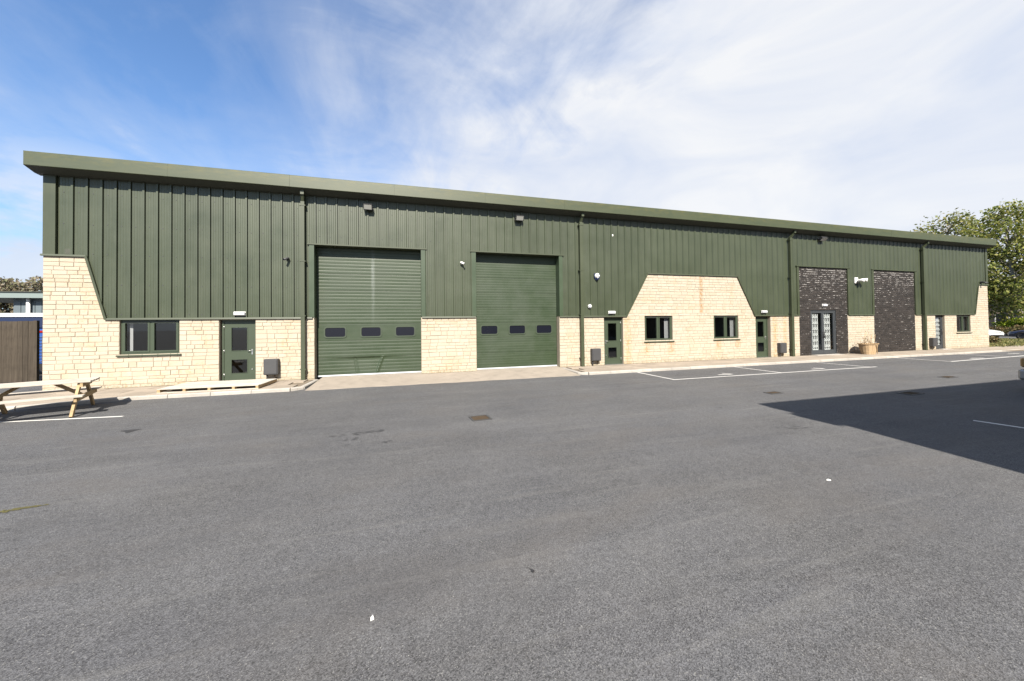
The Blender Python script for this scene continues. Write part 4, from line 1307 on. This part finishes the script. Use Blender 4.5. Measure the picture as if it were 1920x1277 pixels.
# ================================================================== PICNIC TABLE
tb = thing('picnic_table', 'weathered wooden picnic table with joined benches on the tarmac by the left corner', 'picnic table', (-8.20, -3.28, GZ), rotz=0.42, local=True)
HL = 0.86
for k in range(5):
    y = -0.40 + 0.08 + k * 0.16
    m = MB(); m.cbox(-HL - 0.40 + random.uniform(-.02, .02), HL + random.uniform(-.015, .015), y - 0.074, y + 0.074, 0.70, 0.738, 0.004); m.build('table_plank', M['wood'], tb)
for s_ in (-1, 1):
    for k in range(2):
        y = s_ * (0.66 + k * 0.135)
        m = MB(); m.cbox(-HL - 0.35, HL - 0.05 + random.uniform(-.015, .015), y - 0.062, y + 0.062, 0.425, 0.462, 0.004); m.build('bench_plank', M['wood'], tb)
for sx_ in (-1, 1):
    x = sx_ * 0.665
    for s_ in (-1, 1):
        m = MB(); m.bar((x, s_ * 0.86, -0.005), (x, s_ * 0.24, 0.70), 0.046, 0.105, up=(0, 1, 0)); m.build('leg', M['woodend'], tb)
    m = MB(); m.box(x + sx_ * 0.024, x + sx_ * 0.068, -0.82, 0.82, 0.325, 0.424); m.build('bench_bearer', M['woodend'], tb)
    m = MB(); m.box(x + sx_ * 0.024, x + sx_ * 0.068, -0.38, 0.38, 0.605, 0.699); m.build('table_bearer', M['woodend'], tb)
    m = MB(); m.bar((x, 0.0, 0.37), (x - sx_ * 0.42, 0.0, 0.69), 0.07, 0.04, up=(0, 1, 0)); m.build('brace', M['woodend'], tb)

# ================================================================== PALLET
pl = thing('pallet', 'wide pale wooden pallet lying on the pavement in front of the first green door', 'pallet', (-5.72, -0.98, 0.004), rotz=-0.045, local=True)
PW, PD = 1.26, 0.66
for k in range(8):
    y = -PD + 0.08 + k * (2 * PD - 0.16) / 7
    m = MB(); m.cbox(-PW + random.uniform(-.01, .01), PW + random.uniform(-.01, .01), y - 0.076, y + 0.076, 0.098, 0.118, 0.003); m.build('deck_board', M['pallet'], pl)
for k in range(5):
    x = -PW + 0.04 + k * (2 * PW - 0.08) / 4
    m = MB(); m.box(x - 0.035, x + 0.035, -PD + 0.01, PD - 0.01, 0.020, 0.097); m.build('bearer', M['woodend'], pl)
for y in (-PD + 0.06, 0, PD - 0.06):
    m = MB(); m.box(-PW, PW, y - 0.05, y + 0.05, 0.0, 0.019); m.build('base_board', M['pallet'], pl)

# ================================================================== PLANTER
pt = thing('planter', 'tapered wooden planter with thin dead stems between the black brick panels', 'planter', (23.72, -0.62, -0.0), local=True)
pt.rotation_euler = (0, 0, 0.06)
PH, RB, RT = 0.56, 0.33, 0.46
NS = 18
for k in range(NS):
    a0, a1 = 2 * PI * (k + 0.03) / NS, 2 * PI * (k + 0.97) / NS
    q = []
    for (rr_, z) in ((RB, 0.0), (RT, PH)):
        for a in (a0, a1):
            for t0 in (0.0, 0.03): q.append(((rr_ + t0) * 1.08 * math.cos(a), (rr_ + t0) * 0.72 * math.sin(a), z + (random.uniform(-.006, .006) if z else 0)))
    m = MB(); m.add(q, [(1, 3, 7, 5), (0, 4, 6, 2), (0, 1, 5, 4), (2, 6, 7, 3), (4, 5, 7, 6), (0, 2, 3, 1)])
    m.build('stave', M['stave'], pt)
def hoop(z, name, material, extra, hh):
    rr_ = RB + (RT - RB) * z / PH + extra; m = MB(); n_ = 36; vs = []; fs = []
    for k in range(n_):
        a = 2 * PI * k / n_
        for (dr, dz_) in ((-0.035, 0), (0.0, 0), (0.0, hh), (-0.035, hh)): vs.append(((rr_ + dr) * 1.08 * math.cos(a), (rr_ + dr) * 0.72 * math.sin(a), z + dz_))
    for k in range(n_):
        for j in range(4): fs.append((k * 4 + j, ((k + 1) % n_) * 4 + j, ((k + 1) % n_) * 4 + (j + 1) % 4, k * 4 + (j + 1) % 4))
    m.add(vs, fs); m.build(name, material, pt)
hoop(PH - 0.012, 'rim', M['stave'], 0.075, 0.035); hoop(0.12, 'hoop', M['woodend'], 0.034, 0.03)
TW, TD, BD = RT, RT * 0.72, RB * 0.72
m = MB(); m.bar((-0.05, -TD - 0.05, PH - 0.03), (0.24, -BD - 0.03, 0.04), 0.035, 0.02, up=(0, 1, 0)); m.build('diagonal_slat', M['woodend'], pt)
m = MB(); m.box(-TW * .7, TW * .7, -TD * .68, TD * .68, PH - 0.08, PH - 0.05); m.build('soil', M['bark'], pt)
m = MB()
for k in range(9):
    x, y = random.uniform(-.35, .25), random.uniform(-.2, .2); h = random.uniform(.3, .85)
    a = random.uniform(-.15, .2)
    m.tube([(x, y, PH - .06), (x + a * .4, y, PH + h * .5), (x + a + .05, y, PH + h)], [0.010, 0.008, 0.005], 5)
st = m.build('dead_stems', M['woodend'], pt)
m = MB()
for k in range(130):
    x, y, z = random.gauss(-.12, .13), random.gauss(0, .12), PH + abs(random.gauss(0.16, .16))
    s_ = random.uniform(.02, .05); d = Vector((random.gauss(0, 1), random.gauss(0, 1), random.gauss(0, 1))).normalized(); e = d.orthogonal().normalized()
    c = Vector((x, y, z)); m.add([c - d * s_, c + e * s_ * .5, c + d * s_, c - e * s_ * .5], [(0, 1, 2, 3)])
m.build('dry_leaves', M['dry'], pt)

# ================================================================== FENCE at the left
fn = thing('wooden_fence', 'dark brown close-boarded wooden fence left of the stone corner', 'fence', (-16.5, 3.7, GZ))
x = -21.0
while x < -13.80:
    wdt = 0.148
    m = MB(); zt = 2.18 + random.uniform(-.008, .008); t0 = random.uniform(0, .012)
    m.box(x + 0.003, x + wdt - 0.003, 3.66 - t0, 3.685 - t0, GZ + 0.02, zt); m.build('fence_board', M['fence'], fn)
    x += wdt
xe = x
for z in (0.35, 1.1, 1.9):
    m = MB(); m.box(-21.0, xe, 3.70, 3.75, z, z + 0.09); m.build('rail', M['fence'], fn)
m = MB(); m.box(xe + 0.004, xe + 0.10, 3.65, 3.75, GZ - 0.02, 2.20); m.build('post', M['fence'], fn)
for px_ in (-20.9, -19.1, -17.3, -15.5):
    m = MB(); m.box(px_, px_ + 0.1, 3.755, 3.85, GZ - 0.02, 2.15); m.build('post', M['fence'], fn)

# ================================================================== VEHICLES
def wheel(parent, x, y, r, wd, side):
    """wheel with its axle along the car's local y"""
    m = MB()
    prof3 = [(r * 0.62, -wd / 2), (r * 0.93, -wd / 2), (r, -wd / 2 + 0.03), (r, wd / 2 - 0.03), (r * 0.93, wd / 2), (r * 0.62, wd / 2)]
    n_ = 24; k = len(prof3); vs = []; fs = []
    for i in range(n_):
        a = 2 * PI * i / n_
        for (rr_, yy) in prof3: vs.append((x + rr_ * math.cos(a), y + yy, r + rr_ * math.sin(a)))
    for i in range(n_):
        for j in range(k):
            fs.append((i * k + j, ((i + 1) % n_) * k + j, ((i + 1) % n_) * k + (j + 1) % k, i * k + (j + 1) % k))
    m.add(vs, fs, 0, True)
    wh = m.build('wheel', M['tyre'], parent)
    m = MB()
    yy = y + side * (wd / 2 - 0.03)
    m.disc((x, yy - side * 0.05, r), r * 0.62, 'y', 24, depth=0.01)
    for i in range(5):
        a = 2 * PI * i / 5 + 0.3
        m.bar((x, yy, r), (x + r * 0.60 * math.cos(a), yy, r + r * 0.60 * math.sin(a)), r * 0.16, 0.02, up=(0, 1, 0))
    m.disc((x, yy, r), r * 0.16, 'y', 12, depth=0.03)
    rim_n = 24
    for i in range(rim_n):
        a0, a1 = 2 * PI * i / rim_n, 2 * PI * (i + 1) / rim_n
        q = [(x + rr_ * r * math.cos(a), yy, r + rr_ * r * math.sin(a)) for a in (a0, a1) for rr_ in (0.57, 0.64)]
        m.add(q, [(0, 2, 3, 1)])
    m.build('rim', M['alloy'], wh)
def car(name, label, loc, rotz, L, Wd, H, paint, style='hatch', rear_amber=False):
    """nose towards local +x"""
    t_ = thing(name, label, 'car', loc, rotz, local=True)
    hw = Wd / 2; zb = 0.22; zs = 0.62 * H; R_ = 0.325 if style != 'suv' else 0.37
    # stations along the length: x, half width, belt height, bonnet/boot top height
    f = L / 2
    st_ = [(-f, 0.80, 0.45, 0.66), (-f + 0.06, 0.90, 0.30, 0.92), (-f + 0.30, 0.97, zb, 0.98), (-f + 0.9, 1.0, zb, 0.98), (-0.2, 1.0, zb, 0.95), (f - 1.25, 1.0, zb, 0.92),
          (f - 0.75, 0.985, zb, 0.84), (f - 0.30, 0.94, zb, 0.74), (f - 0.07, 0.84, 0.26, 0.62), (f, 0.74, 0.36, 0.50)]
    k_ = H / 1.5
    m = MB(); ring = 12; vs = []
    for (x, w_, z0, z1) in st_:
        z1 *= k_; w_ *= hw; hgt = z1 - z0
        pts = [(-w_ * 0.93, z0), (-w_, z0 + hgt * 0.25), (-w_, z0 + hgt * 0.62), (-w_ * 0.965, z0 + hgt * 0.86), (-w_ * 0.86, z1 - 0.01), (-w_ * 0.45, z1 + 0.025),
               (w_ * 0.45, z1 + 0.025), (w_ * 0.86, z1 - 0.01), (w_ * 0.965, z0 + hgt * 0.86), (w_, z0 + hgt * 0.62), (w_, z0 + hgt * 0.25), (w_ * 0.93, z0)]
        vs += [(x, p[0], p[1]) for p in pts]
    fs = []
    for i in range(len(st_) - 1):
        for j in range(ring):
            fs.append((i * ring + j, i * ring + (j + 1) % ring, (i + 1) * ring + (j + 1) % ring, (i + 1) * ring + j))
    fs.append(tuple(range(ring))[::-1]); fs.append(tuple((len(st_) - 1) * ring + j for j in range(ring)))
    m.add(vs, fs, 0, True)
    m.build('body', paint, t_)
    # glasshouse and roof
    zb2 = 0.93 * k_
    if style == 'suv': xr = (-f + 0.10, -f + 0.22, 0.35, f - 1.15)
    elif style == 'hatch': xr = (-f + 0.14, -f + 0.62, 0.25, f - 1.25)
    else: xr = (-f + 0.55, -f + 1.15, 0.15, f - 1.30)
    def sec(x, z, w_): return [(x, -w_, z), (x, w_, z)]
    gl = MB(); wb, wt = hw * 0.91, hw * 0.70
    a = sec(xr[0], zb2, wb) + sec(xr[1], H - 0.03, wt) + sec(xr[2], H - 0.01, wt) + sec(xr[3], zb2 - 0.02, wb)
    gl.add(a, [(0, 1, 3, 2), (4, 5, 7, 6), (0, 2, 4, 6), (1, 7, 5, 3)])
    gl.build('glasshouse', M['carglass'], t_)
    m = MB()
    m.add([(xr[1] - 0.03, -wt - 0.015, H - 0.035), (xr[1] - 0.03, wt + 0.015, H - 0.035), (xr[2] + 0.05, wt + 0.015, H - 0.03), (xr[2] + 0.05, -wt - 0.015, H - 0.03),
           (xr[1], -wt * 0.85, H + 0.015), (xr[1], wt * 0.85, H + 0.015), (xr[2], wt * 0.85, H + 0.02), (xr[2], -wt * 0.85, H + 0.02)],
          [(4, 7, 6, 5), (0, 3, 7, 4), (1, 5, 6, 2), (0, 4, 5, 1), (3, 2, 6, 7), (0, 1, 2, 3)])
    for s_ in (-1, 1):
        for (xa, xb_) in ((xr[0], xr[1]), (xr[3], xr[2]), (0.5 * (xr[0] + xr[3]) - 0.1, 0.5 * (xr[1] + xr[2]) - 0.1)):
            m.bar((xa, s_ * (wb + 0.004), zb2 - 0.01), (xb_, s_ * (wt + 0.004), H - 0.03), 0.07, 0.02, up=(0, s_, 0.3))
    m.build('roof', paint, t_)
    # wheels in dark arches
    for x in (-f + 0.82, f - 0.88):
        for s_ in (-1, 1):
            m = MB(); m.disc((x, s_ * (hw - 0.105), R_ + 0.02), R_ + 0.065, 'y', 24, depth=0.225); m.build('wheel_arch', M['rubber'], t_)
            wheel(t_, x, s_ * (hw - 0.09), R_, 0.21, s_)
    for s_ in (-1, 1):
        m = MB(); m.add([(f - 0.02, s_ * hw * 0.42, 0.60 * k_), (f - 0.045, s_ * hw * 0.76, 0.60 * k_), (f - 0.26, s_ * hw * 0.95, 0.66 * k_), (f - 0.28, s_ * hw * 0.94, 0.735 * k_), (f - 0.10, s_ * hw * 0.74, 0.70 * k_), (f - 0.055, s_ * hw * 0.44, 0.665 * k_)],
                        [(0, 1, 4, 5), (1, 2, 3, 4)]); 
        m.build('headlight', M['lens'], t_)
        m = MB(); m.cbox(-f - 0.012, -f + 0.13, s_ * hw * 0.80 - 0.11, s_ * hw * 0.80 + 0.11, 0.66 * k_, 0.90 * k_, 0.03); m.build('tail_light', M['amber'] if rear_amber else M['red'], t_)
        m = MB(); m.cbox(f - 1.62, f - 1.47, s_ * (hw + 0.10) - 0.10, s_ * (hw + 0.10) + 0.06, 0.90 * k_, 1.02 * k_, 0.03); m.build('wing_mirror', paint, t_)
    m = MB(); m.cbox(f - 0.055, f + 0.006, -hw * 0.40, hw * 0.40, 0.545 * k_, 0.615 * k_, 0.01); m.build('grille', M['rubber'], t_)
    m = MB(); m.cbox(f - 0.06, f + 0.004, -hw * 0.62, hw * 0.62, 0.30 * k_, 0.37 * k_, 0.01); m.build('lower_grille', M['rubber'], t_)
    m = MB(); m.cbox(f + 0.004, f + 0.016, -0.26, 0.26, 0.42 * k_, 0.49 * k_, 0.003); m.build('number_plate', M['white'], t_)
    m = MB(); m.cbox(-f - 0.06, -f + 0.22, -hw * 0.93, hw * 0.93, 0.32 * k_, 0.60 * k_, 0.05); m.build('rear_bumper', paint, t_)
    m = MB(); m.cbox(-f - 0.075, -f - 0.055, -0.27, 0.27, 0.66 * k_, 0.77 * k_, 0.003); m.build('number_plate', M['amber'] if not rear_amber else M['white'], t_)
    return t_
car('parked_car', 'white hatchback showing its nose past the far right corner of the unit', (56.9, 9.05, GZ), math.radians(-108), 4.3, 1.8, 1.46, M['carwhite'])
car('parked_car', 'dark navy car facing left at the right edge behind the verge', (56.2, 3.95, GZ), math.radians(92), 4.3, 1.8, 1.50, M['carnavy'])
car('parked_car', 'black car half hidden behind the dark navy car', (62.6, 4.6, GZ), math.radians(88), 4.6, 1.85, 1.62, M['carblack'], 'suv')
car('parked_car', 'silver car cut off by the right edge in the shadow', (16.02, -10.72, GZ), math.radians(-90), 4.4, 1.80, 1.48, M['carsilver'], 'hatch', True)

tr = thing('lorry', 'blue lorry with white roof and mesh side behind the wooden fence', 'lorry', (-18.4, 7.0, GZ))
m = MB(); m.box(-23.5, -14.2, 6.02, 8.4, 1.95, 2.40); m.build('navy_band', M['trucknavy'], tr)
m = MB(); m.cbox(-23.6, -14.1, 5.98, 8.44, 2.402, 2.57, 0.02); m.build('roof_edge', M['truckwhite'], tr)
m = MB(); m.box(-23.4, -14.3, 6.08, 8.3, 0.42, 1.948); m.build('body', M['truckblue'], tr)
m = MB()
for k in range(70):
    xx = -23.3 + k * 0.13; m.box(xx, xx + 0.022, 6.055, 6.075, 0.45, 1.60)
for k in range(9):
    zz = 0.50 + k * 0.13; m.box(-23.3, -14.3, 6.040, 6.053, zz, zz + 0.012)
m.build('mesh_side', M['steel'], tr)
m = MB(); m.box(-15.50, -15.34, 6.05, 6.078, 1.74, 1.82); m.build('marker_lamp', M['red'], tr)
for xx in (-15.05, -16.3, -21.5):
    m = MB(); m.tube([(xx, 6.1, 0.36), (xx, 6.4, 0.36)], 0.46, 24, 0, True, False); wh = m.build('wheel', M['tyre'], tr)
    m = MB(); m.disc((xx, 6.085, 0.36), 0.26, 'y', 20, depth=0.025); m.build('rim', M['greyplastic'], wh)

# ================================================================== BACKGROUND BUILDINGS
b1 = thing('grey_unit', 'grey blue clad unit with deep pale fascia beyond the wooden fence', 'building', (-30, 34, GZ))
m = MB(); m.box(-36.2, -8, 30.3, 45, GZ, 4.9); m.build('wall', M['greyclad'], b1)
x = -36.1
while x < -25:
    m = MB(); m.box(x, x + 0.45, 30.24, 30.299, 0.3, 4.6); m.build('cladding_panel', M['greyclad'], b1)
    x += 0.50
m = MB(); m.box(-42.5, -7.6, 29.5, 45.4, 4.90, 5.42); m.build('fascia', M['greyfascia'], b1)
m = MB(); m.box(-42.6, -7.5, 29.4, 45.5, 5.421, 5.50); m.build('roof_edge', M['soffit'], b1)
for px_ in (-34.95, -30.0):
    m = MB(); m.tube([(px_, 30.05, GZ), (px_, 30.05, 4.9)], 0.13, 12); m.build('downpipe', M['white'], b1)
b2_ = thing('pale_building', 'pale rendered building seen under the tree at the far right', 'building', (84, 15, GZ))
m = MB(); m.box(78, 92, -20, 34, GZ, 6.0); m.build('wall', M['pinkwall'], b2_)
for y in range(-18, 32, 4):
    m = MB(); m.box(77.94, 77.999, y, y + 1.1, 0.1, 2.6); wn = m.build('window', M['carglass'], b2_)
    m = MB(); m.box(77.90, 77.939, y - 0.08, y - 0.002, 0.0, 2.7); m.box(77.90, 77.939, y + 1.102, y + 1.18, 0.0, 2.7); m.build('frame', M['white'], wn)
for y in (-16, -8, 0, 3, 6, 9.5, 12, 15, 18.5, 24):
    m = MB(); m.box(77.92, 77.999, y + 2.2, y + 2.32, 0, 6.0); m.build('downpipe', M['soffit'], b2_)
m = MB(); m.add([(77.4, -20.6, 6.0), (92.6, -20.6, 6.0), (92.6, 34.6, 6.0), (77.4, 34.6, 6.0), (85, -20.6, 8.2), (85, 34.6, 8.2)],
                [(0, 3, 5, 4), (1, 4, 5, 2), (0, 4, 1), (3, 2, 5), (0, 1, 2, 3)]); m.build('roof', M['roof'], b2_)

# the neighbouring unit behind the camera that throws the shadow on the yard
KX, KY, KH = 6.27, -15.24, 6.95
ob = thing('opposite_unit', 'green clad unit across the yard whose eaves cast the big shadow', 'building', (35, -24, GZ))
m = MB(); m.box(KX + 0.12, 66, KY - 17.5, KY - 0.45, GZ, KH - 0.4); m.build('wall', M['clad'], ob)
m = MB(); m.box(KX, 66.2, KY - 18, KY, KH - 0.40, KH); m.build('fascia', M['fascia'], ob)
m = MB(); m.add([(KX, KY, KH), (66.2, KY, KH), (66.2, KY - 9, KH + .5), (KX, KY - 9, KH + .5), (KX, KY - 18, KH), (66.2, KY - 18, KH)], [(0, 3, 2, 1), (3, 4, 5, 2)]); m.build('roof', M['roof'], ob)
m = MB(); m.box(KX - 0.20, KX - 0.002, KY - 1.35, KY - 0.70, KH - 0.42, KH - 0.16); m.build('shadow_bump_box', M['trim'], ob)  # unseen box added on the verge to cast the bump in the shadow edge
for xx in (9, 14, 19, 26, 33, 40):
    m = MB(); m.box(xx, xx + 3.4, KY - 0.445, KY - 0.40, GZ, 4.3); m.build('loading_door', M['door'], ob)

# ================================================================== TREES AND SHRUBS
def leaves(m, centres, n_, spread, size, droop=0.0, flat=0.5):
    for i in range(n_):
        c, r = random.choice(centres)
        while True:
            d = Vector((random.uniform(-1, 1), random.uniform(-1, 1), random.uniform(-1, 1)))
            if 0.15 < d.length < 1: break
        d = d * (0.75 + 0.35 * random.random())
        p = Vector(c) + Vector((d.x * r, d.y * r, d.z * r * flat)) * spread
        if droop: p.z -= abs(random.gauss(0, droop)) * (0.4 + d.length)
        nrm = Vector((random.gauss(0, 1), random.gauss(0, 1), random.gauss(0.4, 1))).normalized()
        u = nrm.orthogonal().normalized(); v = nrm.cross(u)
        a = random.uniform(0, 2 * PI); u, v = u * math.cos(a) + v * math.sin(a), v * math.cos(a) - u * math.sin(a)
        s_ = size * random.uniform(0.6, 1.4)
        m.add([p - u * s_, p + v * s_ * 0.6, p + u * s_, p - v * s_ * 0.6], [(0, 1, 2, 3)])
def tree(name, label, base, h, crown_r, crown_z0, n_leaf, size, lm, bm_, group=None, droop=0.4, nclump=46, lean=(0, 0), cat='tree'):
    t_ = thing(name, label, cat, base, group=group, local=True)
    tr_ = MB()
    top = Vector((lean[0], lean[1], h * 0.93))
    path = [Vector((0, 0, -0.2)), Vector((0.05, 0.03, h * 0.2)), Vector((lean[0] * .3 - .1, lean[1] * .3, h * 0.45)), Vector((lean[0] * .7, lean[1] * .7 + .1, h * 0.7)), top]
    r0 = h * 0.018
    tr_.tube(path, [r0 * 1.4, r0, r0 * .75, r0 * .45, r0 * .1], 9)
    cents = []
    for i in range(nclump):
        zf = crown_z0 / h + (1 - crown_z0 / h) * (i + 0.5) / nclump
        z = h * zf
        env = math.sin(PI * min(1, max(0.05, (zf - crown_z0 / h * 0.75) / (1.05 - crown_z0 / h * 0.75))) ** 0.9) ** 0.7
        a = i * 2.4 + random.uniform(-.5, .5); rr_ = crown_r * env * random.uniform(0.35, 1.0)
        ax = Vector((lean[0] * zf, lean[1] * zf, 0))
        tip = ax + Vector((math.cos(a) * rr_, math.sin(a) * rr_, z))
        start = ax * .8 + Vector((0, 0, max(crown_z0 * .6, z - rr_ * 0.75)))
        midp = start.lerp(tip, 0.5) + Vector((0, 0, rr_ * 0.12))
        tr_.tube([start, midp, tip], [r0 * .34, r0 * .2, r0 * .06], 5)
        cents.append((tip, crown_r * random.uniform(0.20, 0.36)))
        if rr_ > crown_r * .5: cents.append((midp, crown_r * random.uniform(0.16, 0.28)))
    tr_.build('trunk', bm_, t_, loc=(0, 0, 0))
    lf = MB(); leaves(lf, cents, n_leaf, 1.0, size, droop, 0.75)
    lf.build('crown', lm, t_, loc=(0, 0, 0))
    return t_
tree('birch_tree', 'tall green birch rising behind the right end of the unit', (66.5, 9.2, GZ), 15.4, 4.9, 2.6, 15000, 0.15, M['leaf'], M['paleb'], 'trees beyond the right end', 0.5, 60, (1.2, 1.2))
tree('birch_tree', 'lower birch crown just showing over the roof edge at the right', (74.5, 18.0, GZ), 17.0, 5.2, 5.0, 10000, 0.18, M['leaf2'], M['paleb'], 'trees beyond the right end', 0.6, 50)
tree('birch_tree', 'green tree at the right picture edge beyond the parked cars', (70.0, 4.0, GZ), 14.4, 5.0, 3.0, 13000, 0.17, M['leaf'], M['bark'], 'trees beyond the right end', 0.5, 46)
tree('round_tree', 'rusty brown bare-topped tree over the grey unit, leftmost in the photo', (-49.6, 45, GZ), 8.4, 3.6, 2.5, 7000, 0.17, M['autumn'], M['bark'], 'trees beyond the grey unit', 0.2, 34)
tree('round_tree', 'rusty brown tree over the grey unit close to the stone corner', (-46.2, 46, GZ), 8.7, 3.2, 2.5, 5000, 0.15, M['autumn'], M['bark'], 'trees beyond the grey unit', 0.2, 34)
tree('round_tree', 'green bushy tree at the left edge beside the grey unit', (-36.5, 28.0, GZ), 4.5, 1.7, 0.4, 4500, 0.13, M['leaf2'], M['bark'], 'trees beyond the grey unit', 0.2, 30)

def shrub(name, label, cat, cents, n_, size, lm, loc, group=None, flat=0.8):
    t_ = thing(name, label, cat, loc, group=group, local=True)
    m = MB()
    for c, r in cents[:12]:
        m.tube([(c[0] * .8, c[1] * .8, -0.05), (c[0], c[1], c[2])], [0.03, 0.012], 5)
    m.build('stems', M['bark'], t_, loc=(0, 0, 0))
    m = MB(); leaves(m, cents, n_, 1.0, size, 0.0, flat); m.build('foliage', lm, t_, loc=(0, 0, 0))
hc = [((random.uniform(-.5, .5), y * 0.55 - 8, random.uniform(0.4, 1.05)), 0.62) for y in range(34)]
shrub('hedge', 'clipped brown green hedge behind the white car', 'hedge', hc, 9000, 0.075, M['hedge'], (63.6, 8.0, GZ))
hc = [((random.uniform(-.7, .7), random.uniform(-1.7, 1.7), random.uniform(1.0, 1.75)), 0.55) for y in range(16)]
shrub('lime_shrub', 'bright yellow green shrub standing over the hedge', 'shrub', hc, 3200, 0.09, M['lime'], (65.0, 8.9, GZ))
hc = [((random.uniform(-.5, .5), random.uniform(-.5, .5), random.uniform(0.15, 0.55)), 0.35) for y in range(12)]
shrub('brown_bush', 'low brown bush on the verge against the far right corner', 'bush', hc, 1600, 0.06, M['hedge'], (43.0, 2.75, GZ))

# hint the viewport names are done; everything is in world units of metres
